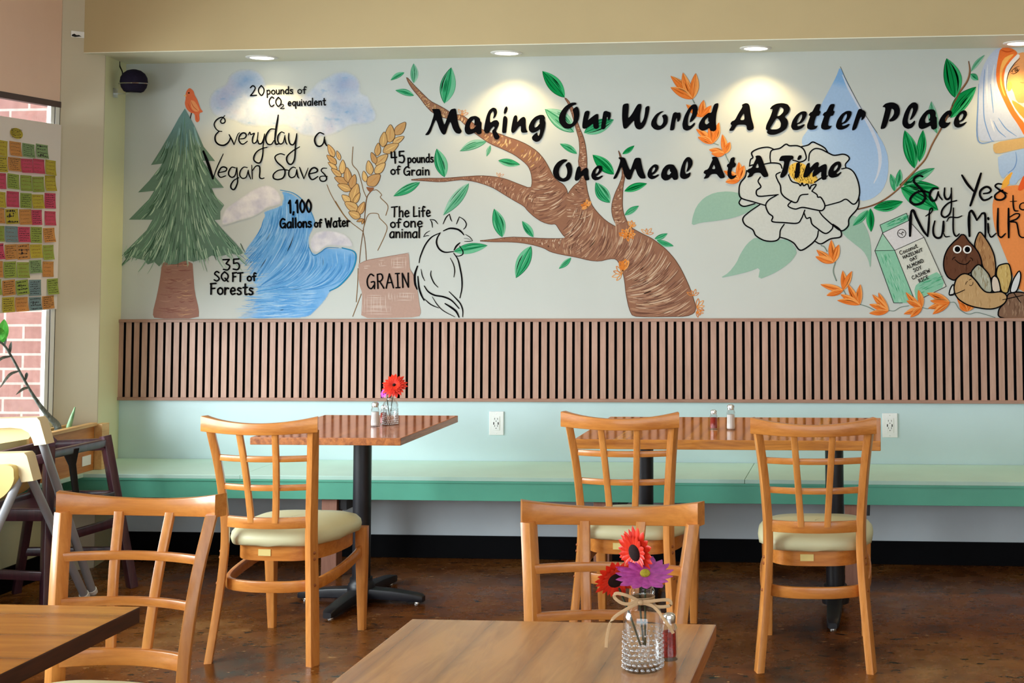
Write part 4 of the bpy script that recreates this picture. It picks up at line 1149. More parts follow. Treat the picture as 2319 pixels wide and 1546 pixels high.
p.fill('4', '280 820 400 768 600 732 800 695 915 674 920 740 930 880 975 960 1000 1080 1030 1160 1045 1300 1070 1420 1040 1480 680 1490 320 1490 330 1330 335 1180 300 1080 280 960 295 880', C(186, 156, 142), 1)
p.line('4', '285 818 400 768 600 732 915 676;930 880 975 960 1005 1090', 8, C(150, 120, 106), .4)
for x0, x1, y0, y1, nx, ny in ((680, 890, 720, 890, 5, 6), (350, 640, 1190, 1430, 7, 9), (650, 750, 1160, 1300, 5, 1), (750, 1000, 1160, 1290, 7, 4), (340, 720, 1320, 1450, 6, 4), (520, 640, 770, 850, 3, 2), (330, 440, 830, 890, 2, 2)):
    for i in range(nx):
        x = x0 + (x1 - x0) * (i + rng.uniform(0, .8)) / nx; p.line('4', [(x, y0 + rng.uniform(0, 40)), (x + rng.uniform(-6, 6), y1 - rng.uniform(0, 60))], rng.uniform(5, 9), C(214, 194, 182, .8), .8)
    for i in range(ny):
        y = y0 + (y1 - y0) * (i + rng.uniform(0, .8)) / ny; p.line('4', [(x0 + rng.uniform(0, 50), y), (x1 - rng.uniform(0, 70), y + rng.uniform(-8, 8))], rng.uniform(5, 9), C(218, 200, 188, .8), .8)
p.build()

# --- hen in black outline
p = Paint('painted_hen', mural, 7, 'black brush outline of a hen')
for w, t in ((14, '1045 800 1062 720 1120 580 1200 480 1310 425'), (17, '1310 425 1272 490 1265 560 1300 630 1370 668 1475 660'), (15, '1478 680 1530 760 1560 880 1580 1000 1580 1120 1555 1240'), (19, '1350 400 1430 370 1520 380 1570 410 1605 450'),
             (11, '1345 315 1382 235 1425 190;1425 190 1438 245 1455 282'), (11, '1512 315 1548 225;1548 225 1605 262 1635 310 1628 350 1600 380'), (10, '1180 258 1240 268 1280 315;1185 262 1205 300 1212 358'), (8, '1180 400 1130 430 1100 475;1100 475 1140 462 1170 462'),
             (8, '1625 445 1680 480 1715 525;1715 525 1670 532 1612 532'), (4, '1605 495 1650 498 1690 512'), (17, '1555 550 1512 590 1482 642'), (11, '1550 590 1588 645 1592 690 1550 715 1508 715'), (22, '1025 842 992 950 996 1060 1020 1130'),
             (18, '1030 970 1042 1100 1070 1195 1108 1270'), (11, '1110 1250 1190 1320 1290 1365'), (9, '1070 880 1085 960 1115 1025'), (11, '1195 900 1192 960 1230 1050 1280 1105'), (10, '1435 740 1475 820 1490 900 1480 978'),
             (17, '1110 1090 1160 1160 1240 1205 1350 1225 1450 1270 1545 1370'), (13, '1420 1160 1500 1240 1560 1310 1590 1390 1590 1475'), (9, '1210 1225 1270 1320 1350 1400 1490 1475'), (20, '1370 1310 1450 1360 1510 1410 1545 1480')):
    p.line('4', t, w * 1.2, INK, .4)
p.build()

# --- bare brown tree with green leaves
p = Paint('painted_tree', mural, 3, 'brown painted tree trunk with twisted branches')
up5 = '228 200 300 282 370 350 440 420 520 460 590 500 640 540 720 540 800 600 880 660 960 698 1040 702 1120 735 1200 760 1290 800 1380 860 1440 930 1480 1000 1520 1080 1560 1120 1610 1150 1640 1200 1645 1240 1660 1210 1700 1160 1750 1125 1772 1060 1735 970 1750 860 1745 760 1722 680 1690 560 1650 445 1616 392 1632 396 1662 430 1705 505 1742 640 1778 720 1800 800 1812 900 1815 985 1805 1060 1805 1130 1820 1220 1850 1320 1900 1390 1980 1470 2084 1530 2040 1445 2028 1375 2034 1305 2060 1225 2094 1155 2120 1085 2120 1020 2105 920 2085 842 2112 895 2140 1000 2146 1085 2130 1165 2126 1245 2124 1335 2134 1405 2160 1465 2184 1515'
lo6 = '1480 530 1560 575 1640 612 1700 655 1780 720 1850 800 1900 880 1940 960 1980 1050 2010 1140 2035 1220 2020 1270 1950 1300 1800 1302 1600 1304 1480 1298 1455 1250 1440 1200 1420 1100 1410 1000 1395 920 1370 850 1335 797 1280 795 1190 818 1100 810 1000 785 920 770 840 755 760 735 700 700 600 672 500 655 400 648 250 648 115 639 250 625 400 604 560 609 700 618 880 618 892 606 870 590 830 530 805 490 760 495 690 475 620 430 560 375 530 335 440 285 350 230 270 180 200 150 100 120 0 105'
end5 = '700 1110 540 1130 400 1120 242 1110 400 1094 560 1096 720 1083 880 1072 1000 1080 1100 1100 1200 1140 1322 1186 1335 1130 1325 1050 1300 990 1260 950 1180 890 1080 842 960 792 860 722 780 662 740 622 700 582 560 572 460 522 400 460 350 390 290 322 250 260'
tree_pts = PT(up5) + [(x + 734.4, y + 1004.9) for x, y in PT(lo6)] + PT(end5)
tp = p.fill('5', tree_pts, C(150, 108, 86), 1)
axes = [[(228, 200, 5), (330, 320, 14), (430, 450, 32), (600, 540, 34), (760, 620, 55), (1000, 745, 55), (1250, 880, 78), (1400, 1020, 92), (1450, 1150, 120), (1480, 1260, 170), (1560, 1400, 150)],
        [(240, 1110, 3), (600, 1110, 16), (900, 1105, 36), (1100, 1170, 55), (1260, 1260, 80), (1400, 1330, 90)], [(1620, 394, 5), (1700, 560, 22), (1760, 740, 32), (1780, 880, 36), (1775, 1000, 38), (1770, 1140, 45), (1740, 1260, 95), (1790, 1400, 150)],
        [(2085, 842, 4), (2130, 1000, 16), (2115, 1120, 22), (2070, 1260, 42), (2075, 1380, 50), (2120, 1480, 50)], [(1620, 1440, 150), (1850, 1600, 190), (2080, 1690, 190), (2280, 1850, 215), (2400, 2020, 235), (2450, 2200, 275), (2470, 2290, 290)],
        [(850, 1643, 4), (1150, 1618, 15), (1400, 1640, 30), (1600, 1680, 60), (1800, 1720, 100)]]
T_T = [C(186, 146, 118), C(168, 126, 102), C(126, 88, 72), C(112, 78, 64), C(198, 164, 134), C(136, 98, 80), C(212, 186, 160), C(176, 134, 106), C(160, 118, 96), C(146, 106, 88)]
for ai, ax in enumerate(axes):
    A = cat(ax, 8); m = len(A)
    tot = sum(a[2] for a in A)
    for i in range(int(100 + tot * .10)):
        f = rng.random() * (m - 1.01); j = int(f); r = f - j
        cx, cy, hw = (A[j][q] + (A[j + 1][q] - A[j][q]) * r for q in range(3)); hw *= 1.12
        tx, ty = A[j + 1][0] - A[j][0], A[j + 1][1] - A[j][1]; L = sqrt(tx * tx + ty * ty); tx /= L; ty /= L
        a0 = rng.uniform(-.98, .75); a1 = min(.98, a0 + rng.uniform(.22, .7)); pts = []
        for k in range(6):
            a = a0 + (a1 - a0) * k / 5; bulge = hw * .28 * (1 - a * a) * (-1 if ai in (1, 5) else 1)
            pts.append((cx - ty * hw * a + tx * bulge, cy + tx * hw * a + ty * bulge))
        pp = to_px('5', pts)
        if not (inside(pp[0], tp) and inside(pp[-1], tp) and inside(pp[3], tp)): continue
        w = rng.uniform(.8, 2.6) * (.6 if hw < 30 else 1)
        t_ = T_T if (ai != 0 or cy > 960) else T_T[:2] + [C(214, 176, 122), C(196, 152, 100), C(226, 194, 146), C(160, 112, 74)]
        p.ribbon(pp, [w * (.2 + sin(pi * (k + .3) / 5.6)) for k in range(6)], rng.choice(t_))
ED = C(98, 66, 50)
for i in range(0, len(tp) - 1, 1):
    pass
p.ribbon(tp + [tp[0]], [1.3] * (len(tp) + 1), ED)
p.build()
ORG = C(226, 142, 66)
bud_group = empty('painted_buds', parent=mural)
def bud(view, x, y, n, r, a0, a1, w=5):
    p = Paint('painted_bud', bud_group, 6)
    for k in range(n):
        a = radians(a0 + (a1 - a0) * k / max(1, n - 1)); L = r * rng.uniform(.75, 1.1); dx, dy = cos(a), -sin(a)
        pts = [(x, y), (x + dx * L * .5 - dy * L * .16, y + dy * L * .5 + dx * L * .16), (x + dx * L, y + dy * L), (x + dx * L * .5 + dy * L * .16, y + dy * L * .5 - dx * L * .16), (x, y)]
        p.line(view, pts, w, rng.choice([ORG, C(214, 126, 54), C(236, 164, 92)]), .2, 4)
    p.build()
for q in (('6', 1440, 600, 6, 80, 20, 160, 10), ('6', 1430, 570, 4, 70, 200, 320, 9), ('6', 1605, 580, 4, 65, 10, 140, 5), ('6', 1385, 930, 5, 90, 90, 230, 6), ('6', 1395, 900, 4, 100, 60, 110, 12), ('6', 2010, 1120, 4, 60, 30, 150, 5), ('6', 2040, 1220, 5, 85, -60, 80, 6), ('6', 2035, 1260, 4, 60, -70, 20, 5), ('6', 1085, 340, 5, 60, 60, 200, 11), ('5', 720, 545, 4, 60, 20, 120, 4), ('5', 1045, 1085, 3, 50, 30, 120, 3), ('6', 1470, 520, 4, 55, 30, 120, 7)): bud(*q)
leaves = [('5', 215, 170, 95, 238, 45, 1), ('5', 300, 262, 298, 92, 68, 0), ('5', 300, 372, 138, 325, 55, 1), ('5', 568, 440, 628, 128, 135, 1), ('5', 1618, 388, 1425, 158, 118, 2), ('5', 1700, 690, 1448, 490, 150, 0), ('5', 1790, 700, 2048, 585, 118, 1),
          ('5', 1728, 880, 1578, 793, 58, 1), ('5', 935, 772, 700, 858, 78, 0), ('5', 968, 808, 935, 905, 36, 0), ('5', 1038, 942, 1228, 978, 66, 1), ('5', 570, 1085, 500, 838, 112, 1), ('5', 352, 1130, 120, 1252, 76, 1), ('5', 780, 1140, 556, 1418, 96, 0),
          ('5', 2050, 1060, 1865, 890, 105, 2), ('5', 2125, 885, 2230, 810, 42, 2), ('5', 2015, 1308, 1892, 1132, 112, 1), ('6', 1408, 205, 1605, 138, 68, 2), ('6', 1410, 415, 1535, 332, 52, 1), ('6', 340, 605, 268, 358, 108, 1), ('6', 612, 605, 513, 465, 64, 1),
          ('4', 1480, 662, 1900, 585, 128, 1), ('6', 588, 685, 457, 962, 118, 1), ('6', 940, 785, 833, 882, 46, 1), ('6', 1672, 622, 1785, 575, 46, 1), ('6', 1690, 632, 1838, 684, 50, 1)]
lv = empty('painted_leaves', parent=mural)
for v, x0, y0, x1, y1, w, t in leaves:
    p = Paint('painted_leaf', lv, 2); p.leaf(v, x0, y0, x1, y1, w, (GL, GM, GB)[t], rng); p.build()

# --- water drop, white flower, grey-green leaves
p = Paint('painted_drop', mural, 2, 'large blue painted water drop')
p.fill('7', '1865 113 1910 230 1980 360 2080 550 2180 690 2250 800 2288 920 2285 1080 2240 1200 2150 1275 2040 1300 1960 1200 1800 1000 1600 900 1530 800 1532 740 1570 690 1650 560 1700 450 1770 320 1830 210', lambda q: C(132, 178, 226) if q[1] < 190 else C(166, 196, 230), 1)
p.line('7', '1885 190 1940 310 2050 500 2140 670 2200 820 2215 950 2195 1060 2160 1140', 30, C(206, 214, 228), .75)
p.line('7', '1868 120 1920 240 2030 450 2110 580 2190 700', 6, C(86, 92, 92), .3)
p.build()
p = Paint('painted_foliage', mural, 3, 'three grey green painted leaves around the white flower')
FG_ = C(152, 188, 170)
p.fill('8', '106 858 115 780 150 680 220 600 320 552 450 540 560 560 690 640 735 665 620 740 480 790 330 815 190 830', FG_, 1)
p.fill('8', '365 1342 450 1290 520 1200 560 1110 620 1020 700 960 880 990 1000 980 1085 1090 1040 1170 960 1240 860 1300 718 1358 740 1240 640 1280 500 1315', FG_, 1)
p.fill('8', '1480 900 1550 780 1600 760 1680 810 1740 930 1765 1080 1755 1265 1735 1170 1690 1090 1600 1020 1520 955', FG_, 1)
p.build()
p = Paint('painted_peony', mural, 4, 'white painted flower in black outline with yellow centre')
p.fill('8', '640 310 668 190 720 152 820 137 870 157 975 110 1120 130 1220 90 1330 140 1365 190 1420 210 1530 202 1558 240 1528 295 1528 325 1590 355 1640 445 1655 560 1640 690 1560 790 1550 855 1490 905 1480 960 1385 980 1300 1025 1240 1000 1180 1045 1110 1085 1050 1020 990 985 925 965 880 998 780 995 700 950 670 893 600 850 580 790 640 730 735 665 690 655 590 678 545 652 565 605 546 520 562 460 602 405', rgb(192, 197, 192), 1)
p.fill('8', '1010 300 1080 270 1150 290 1170 330 1280 420 1240 475 1150 470 1080 462 1020 410 995 350', C(234, 192, 84), 1)
for i in range(90):
    x, y = rng.uniform(1000, 1275), rng.uniform(285, 465)
    if not inside((x, y), PT('1010 300 1080 270 1150 290 1170 330 1280 420 1240 475 1150 470 1080 462 1020 410 995 350')): continue
    p.line('8', [(x, y), (x + rng.uniform(-8, 8), y + rng.uniform(8, 22))], 4.5, rng.choice([INK, C(60, 40, 20), C(120, 80, 20)]), .2)
for t in ('640 310 650 250 672 230 660 185 720 150 790 136 830 140 870 158', '835 275 830 220 845 165 920 145 975 108 1010 122 1080 122 1130 145 1155 190 1160 245 1110 272 1070 262 1040 255', '1120 130 1180 115 1220 88 1260 102 1330 140 1365 188',
          '1185 260 1195 190 1240 150 1300 155 1360 185 1420 210 1500 200 1545 215 1560 245 1525 290 1528 325', '1490 335 1545 328 1600 365 1640 450 1655 550 1635 630 1595 660 1530 615 1470 640 1340 675', '1650 580 1640 690 1560 790 1550 860 1490 905 1410 855 1320 775 1285 730',
          '615 350 600 410 560 460 545 520 560 600 680 640 790 672', '640 308 665 300 700 295', '565 605 545 650 590 680 690 655', '740 410 720 450 745 500 705 535 720 585 830 580 905 572', '780 290 850 280 920 290 940 330', '925 365 885 390 900 440 925 490 935 560 985 610 1070 645 1110 580 1180 568',
          '890 578 820 620 790 670 815 740 855 775 850 820 960 830 1080 835 1120 790 1150 715', '1030 630 995 675 1060 705 1130 690 1240 710 1310 718 1335 670 1300 600 1270 595 1260 570 1215 540', '1000 390 1030 450 1090 470 1110 490 1125 465 1140 490 1175 475 1195 520 1210 490 1255 480 1215 540', '1240 460 1300 420 1360 400',
          '735 665 640 730 580 790 600 850 670 895 700 950 780 995 870 1000 915 970 925 900 960 845', '925 965 990 985 1050 1020 1110 1085 1200 1035 1260 970 1275 905', '1140 735 1165 790 1200 785 1215 840 1260 880 1340 930 1400 890 1410 845', '1410 845 1475 895 1480 960 1385 980 1300 1025 1240 1000'):
    p.line('8', t, 13, INK, .15)
p.build()

# --- orange blossom chain
p = Paint('painted_blossoms', mural, 8, 'chain of orange painted blossoms on thin grey stems')
GS = C(120, 140, 130)
p.line('7', '570 400 590 440;752 788 800 805;858 880 875 920 895 960', 7, GS); p.line('8', '1300 1040 1330 1055 1355 1095;1430 1195 1412 1280 1440 1365', 9, GS)
p.line('A', '385 1185 408 1230;550 1328 620 1350 690 1385;825 1385 880 1390 940 1355 1020 1340;1155 1358 1210 1370 1250 1350;1420 1308 1470 1310 1510 1370 1570 1412 1620 1420 1680 1405 1750 1420 1860 1455', 7, GS)
OT = (C(244, 166, 92), C(234, 130, 56), C(200, 98, 34))
for v, bx, by, tips, w in (('7', 575, 402, '382 200 490 172 602 178 382 300', 78), ('7', 650, 562, '518 450 672 412 738 460', 62), ('7', 750, 792, '605 665 720 640 806 608 620 735', 62), ('7', 855, 882, '835 712 902 780 718 845 738 880', 56), ('7', 985, 1112, '980 955 1026 985 848 1030 862 1128', 62),
                           ('8', 1415, 1198, '1395 988 1464 1032 1258 1080 1248 1142', 66), ('A', 385, 1188, '380 998 470 1003 163 1132 222 1240', 60), ('A', 545, 1330, '430 1128 552 1132 358 1228 326 1287', 62), ('A', 825, 1390, '728 1212 668 1230 638 1325 636 1412', 58),
                           ('A', 1150, 1360, '1115 1185 993 1208 1000 1290 972 1420 1036 1452', 58), ('A', 1420, 1306, '1198 1215 1208 1365 1253 1422 1230 1290', 66), ('A', 1592, 1396, '1488 1242 1602 1185 1688 1228 1515 1300', 66)):
    for tx, ty in PT(tips): p.leaf(v, bx, by, tx, ty, w, OT, rng)
p.build()

# --- leafy vine
p = Paint('painted_vine', mural, 5, 'brown painted vine stem')
V1, V2 = C(116, 82, 58), C(168, 128, 92)
p.line('9', '1335 265 1346 370 1320 470 1240 590 1170 722', 20, V1, .5); p.line('9', '1335 290 1342 375 1315 470 1235 592', 8, V2, .5)
p.line('9', '1170 722 1100 870 1050 962 960 1120 890 1270 800 1372 700 1472 630 1542', 18, V1, .1); p.line('9', '1045 965 955 1120 885 1268 795 1370 695 1470', 7, V2, .3)
p.line('A', '1110 0 1000 120 900 222 780 312 660 368 530 402', 16, V1, .1); p.line('A', '1100 5 990 125 895 222 775 310', 6, V2, .3)
p.build()
vl = empty('vine_leaves', parent=mural)
for v, x0, y0, x1, y1, w, t in (('9', 1195, 640, 1110, 238, 185, 2), ('9', 1360, 375, 1500, 203, 46, 0), ('9', 1355, 398, 1432, 462, 66, 1), ('9', 1150, 850, 1412, 532, 150, 2), ('9', 1012, 1010, 952, 680, 100, 0), ('9', 780, 1368, 678, 978, 145, 2), ('9', 828, 1302, 866, 975, 96, 2),
                                ('A', 885, 228, 845, 58, 66, 1), ('A', 910, 185, 938, 14, 66, 1), ('A', 985, 165, 1275, 4, 96, 1), ('A', 955, 155, 1315, 192, 118, 2), ('A', 945, 195, 1305, 412, 190, 2), ('A', 680, 392, 965, 330, 105, 2), ('A', 625, 410, 478, 562, 70, 1), ('A', 648, 395, 655, 622, 78, 2)):
    p = Paint('painted_leaf', vl, 4); p.leaf(v, x0, y0, x1, y1, w, (GL, GM, GB)[t], rng); p.build()

# --- milk carton
p = Paint('painted_carton', mural, 5, 'green and white painted milk carton')
CG, CG2 = C(140, 200, 170), C(70, 168, 122)
p.fill('A', '768 632 1022 512 1170 675 885 802', C(216, 216, 218), 0); p.fill('A', '742 555 1000 440 1022 512 768 632', CG, 0); p.fill('A', '765 636 692 806 885 802', C(158, 204, 180), 0)
p.fill('A', '692 806 885 802 1086 1312 875 1312', CG, 0); p.fill('A', '885 802 1170 675 1385 1152 1090 1296', C(214, 218, 208), 0)
p.fill('A', '1072 1160 1150 1090 1232 1040 1312 1005 1380 1150 1240 1215 1150 1262 1092 1290', CG, 1)
for i in range(46):
    y = rng.uniform(820, 1280); x = rng.uniform(0, 1); xa = 692 + (875 - 692) * (y - 806) / 506; xb = 885 + (1086 - 885) * (y - 802) / 510
    x = xa + (xb - xa) * (.1 + .75 * x); p.line('A', [(x, y), (x + 20, y + 60)], rng.uniform(5, 10), rng.choice([CG2, C(168, 214, 190), C(110, 186, 150)]), .8)
for i in range(24):
    x, y = rng.uniform(770, 990), 0; y = 590 - (x - 760) * .45 + rng.uniform(-25, 20); p.line('A', [(x, y), (x + 50, y - 22)], 9, rng.choice([CG2, C(20, 130, 80), C(100, 184, 146)]), .8)
for i in range(20):
    x = rng.uniform(1090, 1300); y = 1230 - (x - 1090) * .5 + rng.uniform(-80, 20); p.line('A', [(x, y), (x + 60, y - 26)], 9, rng.choice([CG2, C(110, 186, 150)]), .8)
p.line('A', '742 555 1000 440;1000 440 1022 512;1022 512 768 632;768 632 742 555;768 632 692 806;692 806 885 802;765 634 885 802;885 802 1170 675;1022 512 1170 675;692 806 875 1312;875 1312 960 1312;885 802 1088 1310;1170 675 1385 1152;1385 1152 1150 1266', 5)
p.line('A', [(953 + 40 * cos(2 * pi * k / 16), 637 + 40 * sin(2 * pi * k / 16)) for k in range(17)], 6); p.line('A', '925 632 950 640 960 622;950 640 962 655;960 622 975 630', 6)
p.build()

# --- nuts and grains
p = Paint('painted_nuts', mural, 6, 'painted smiling hazelnut, sleeping peanut, almond and seeds')
def nut(txt, col, view='C', w=17, tones=(), n=0):
    q = p.fill(view, txt, col, 2)
    xs = [a for a, b in q]; ys = [b for a, b in q]
    k = 0; tries = 0
    while k < n and tries < 400:
        tries += 1; x, y = rng.uniform(min(xs), max(xs)), rng.uniform(min(ys), max(ys)); L = rng.uniform(8, 22)
        pts = [(x, y), (x + L * .12, y + L * .5), (x, y + L)]
        if all(inside(a, q) for a in pts): p.ribbon(pts, [.5, rng.uniform(1.5, 4), .5], rng.choice(tones)); k += 1
    p.ribbon(q + [q[0]], [w * 1.2 / VIEWS[view][2]] * (len(q) + 1), INK, p._y())
nut('795 150 870 240 960 380 1020 520 1042 680 1036 830 1000 880 940 860 840 700 800 520 710 385 740 265', C(176, 134, 92), tones=[C(196, 156, 108), C(140, 98, 64), C(164, 122, 82)], n=26)
nut('515 205 570 212 620 300 710 390 785 490 822 590 832 680 760 720 640 800 560 830 450 870 410 912 310 862 258 760 243 660 258 540 310 420 400 320 480 252', C(104, 68, 50), tones=[C(116, 78, 58), C(84, 52, 38), C(98, 62, 46)], n=40)
nut('1060 720 1090 672 1200 645 1252 660 1292 860 1250 1000 1220 1108 1120 1080 1090 900 1045 830', C(208, 180, 112), tones=[C(220, 196, 130), C(188, 156, 92)], n=18)
nut('770 645 860 720 950 830 975 960 988 1085 900 1095 830 1040 760 930 640 800', C(176, 178, 160), tones=[C(196, 198, 182), C(150, 146, 122), C(164, 150, 120)], n=22)
nut('1020 830 1075 870 1105 980 1118 1082 990 1088 972 960 980 870', C(220, 206, 190))
nut('1400 740 1426 830 1402 960 1355 1085 1248 1096 1300 900', C(220, 224, 228))
nut('1075 1490 1080 1340 1190 1240 1222 1110 1300 1090 1400 1080 1520 1105 1660 1160 1700 1300 1700 1490', C(134, 104, 84), tones=[C(152, 122, 98), C(112, 84, 66), C(162, 134, 110)], n=30)
nut('400 945 345 1035 325 1138 420 1118', C(216, 218, 212))
nut('415 950 440 880 510 815 580 798 660 830 740 910 800 1000 880 1085 990 1092 1120 1072 1192 1112 1216 1160 1190 1240 1110 1302 1000 1340 880 1340 720 1312 600 1275 480 1200 420 1120 402 1020', C(196, 162, 116), tones=[C(206, 174, 128), C(184, 148, 102)], n=24)
p.line('C', '330 1125 450 1100 565 1050', 14, INK, .2); p.line('C', '1145 1200 1300 1165 1460 1130;1310 1090 1360 1160 1418 1242', 14, INK, .3)
for cx, cy in ((455, 432), (607, 435)):
    p.fill('C', [(cx + 66 * cos(2 * pi * k / 20), cy + 62 * sin(2 * pi * k / 20)) for k in range(20)], C(240, 240, 238), 0); p.fill('C', [(cx + 2 + 42 * cos(2 * pi * k / 20), cy + 44 * sin(2 * pi * k / 20)) for k in range(20)], INK, 0)
p.line('C', '422 590 480 640 560 662 610 645 650 602', 13, INK, .2); p.line('C', '380 592 395 565 422 548;650 560 680 575 690 606', 11, INK, .2)
p.line('C', '582 966 590 940 612 918;632 902 652 890 672 884;640 975 665 985 690 960 695 930', 9, INK, .2)
p.build()

# --- veiled woman at the right
p = Paint('painted_woman', mural, 3, 'painted woman with pale blue veil and orange dress')
def wfill(v, t, c, s=1): p.fill(v, t, c, s)
wfill('9', '1830 190 1905 170 2060 220 2110 400 2085 540 1990 640 1905 700 1830 690 1790 560 1735 500 1740 420 1775 330', C(228, 160, 104))
wfill('A', '1885 230 1940 180 2100 165 2330 200 2330 1215 2080 1200 2020 1000 1930 780 1860 600 1838 470 1835 330', C(238, 148, 84))
wfill('9', '1670 125 1600 150 1530 230 1480 330 1440 480 1425 650 1430 850 1428 1085 1600 1092 1905 1045 1960 1030 1905 900 1800 790 1700 620 1650 420 1660 250', C(188, 200, 222))
wfill('9', '1635 1235 1905 1165 2080 1140 2080 1420 1905 1440 1840 1500 1770 1480 1740 1410 1690 1480 1650 1420 1640 1330', C(168, 194, 228))
wfill('9', '1770 660 1830 690 1960 780 1990 940 1905 905 1830 800', C(244, 156, 76))
wfill('9', '1590 1105 1905 1050 2080 1030 2080 1140 1905 1160 1800 1182 1620 1225 1585 1180', C(206, 172, 116))
for t in ('1500 350 1490 520 1488 700 1500 880 1560 1060 1590 1088', '1590 880 1640 980 1720 1050', '1640 850 1720 960 1830 1040', '1560 500 1575 650 1590 800', '1440 500 1432 700 1432 1080 1600 1090'): p.line('9', t, 11, C(112, 150, 204), .6)
for t in ('1530 300 1520 480 1530 700', '1600 300 1580 480 1620 700', '1560 860 1600 990'): p.line('9', t, 22, C(216, 222, 230), .8)
p.line('9', '1820 1200 1828 1290 1800 1370 1740 1415', 10, C(110, 148, 204), .5)
wfill('9', '1660 130 1760 126 1820 158 1842 190 1770 262 1715 335 1698 420 1702 520 1742 640 1830 800 1905 900 1960 1000 1930 1060 1905 1030 1850 930 1760 800 1680 640 1625 500 1615 380 1635 240', C(240, 122, 56))
wfill('9', '1690 240 1760 200 1810 190 1740 260 1690 340 1672 430 1682 530 1720 640 1690 600 1655 480 1655 350', C(250, 184, 96))
p.line('9', '1668 150 1730 170 1800 158', 12, C(206, 86, 36), .6)
wfill('9', '1842 188 1868 215 1790 300 1738 390 1726 480 1726 570 1760 650 1830 780 1960 920 1960 960 1830 810 1745 650 1706 540 1696 430 1718 330 1775 255', C(232, 232, 232))
p.line('9', '1864 235 1800 300 1750 380 1728 470 1722 580', 10, C(70, 54, 46), .5)
wfill('9', '1735 480 1768 474 1784 510 1772 565 1742 580 1729 540', C(246, 210, 90)); wfill('9', '1750 505 1768 500 1774 525 1764 550 1748 545', C(236, 176, 96))
EB = C(84, 56, 34)
p.line('B', '1095 725 1150 670 1210 625 1275 603;1110 738 1150 748 1190 742 1250 700 1278 655;1130 690 1150 725', 15, EB, .5); p.line('B', [(1218 + 30 * cos(2 * pi * k / 12), 680 + 34 * sin(2 * pi * k / 12)) for k in range(13)], 14, EB)
p.line('B', '1212 680 1228 680', 26, EB); p.line('B', '1160 600 1200 570 1245 553', 7, C(150, 100, 60), .6); p.line('B', '1295 912 1340 925 1400 915', 13, C(196, 120, 80), .4)
wfill('A', '1918 205 1938 120 2040 20 2012 140 1962 192', C(240, 176, 72)); wfill('A', '2075 212 2143 60 2190 60 2160 190 2112 226', C(232, 98, 48)); wfill('A', '1990 150 2040 30 2110 40 2075 150 2040 165', C(166, 196, 232))
p.build()

# --- lettering
def letters(name, view, specs, label):
    p = Paint(name, mural, 16, label)
    for sp in specs: p.fill(view, sp[0], INK, 2, sp[1:] if len(sp) > 1 else (), q=.2)
    p.build()
def shift(t, dx, dy, sx=1.0): return [(x * sx + dx, y + dy) for x, y in PT(t)]
LB = 'bold black brush lettering'
letters('lettering_making', 'm', [
    ('95 665 150 600 200 490 250 330 255 290 225 215 225 208 345 203 375 250 400 380 440 495 470 410 520 270 555 210 640 195 655 280 670 400 700 520 750 595 710 645 640 630 590 560 545 420 510 490 465 640 430 662 390 630 350 550 320 460 290 390 250 470 200 610 160 665',),
    ('900 340 990 325 1060 370 1070 430 1095 440 1090 560 1095 635 1040 657 1005 637 990 610 930 640 860 660 810 630 790 560 810 460 850 390', '960 380 910 430 880 510 900 565 950 550 1005 490 960 500 970 420'),
    ('1128 590 1150 450 1180 320 1220 230 1290 178 1350 200 1367 270 1340 340 1285 385 1310 300 1292 238 1258 280 1240 350 1242 450 1300 408 1362 398 1402 450 1380 520 1338 588 1370 630 1417 700 1360 752 1310 720 1290 650 1268 590 1322 540 1302 508 1250 560 1222 625 1165 637',),
    ('1468 350 1500 322 1542 360 1542 450 1525 560 1522 630 1445 632 1455 500',), ('1475 285 1490 200 1525 156 1552 190 1530 260 1500 297',),
    ('1650 340 1690 310 1722 345 1710 450 1770 370 1830 338 1867 380 1860 480 1870 560 1907 617 1800 627 1775 590 1780 500 1740 520 1690 590 1640 637 1603 600 1620 480',),
    ('2110 308 2180 313 2202 360 2190 400 2212 440 2195 560 2150 700 2100 770 2040 787 1980 750 1968 700 2010 650 2065 612 2070 655 2090 682 2112 620 2115 555 2060 600 1980 632 1920 590 1913 510 1960 410 2030 340', '2110 380 2050 410 2010 490 2020 535 2060 520 2110 460 2100 440')], LB)
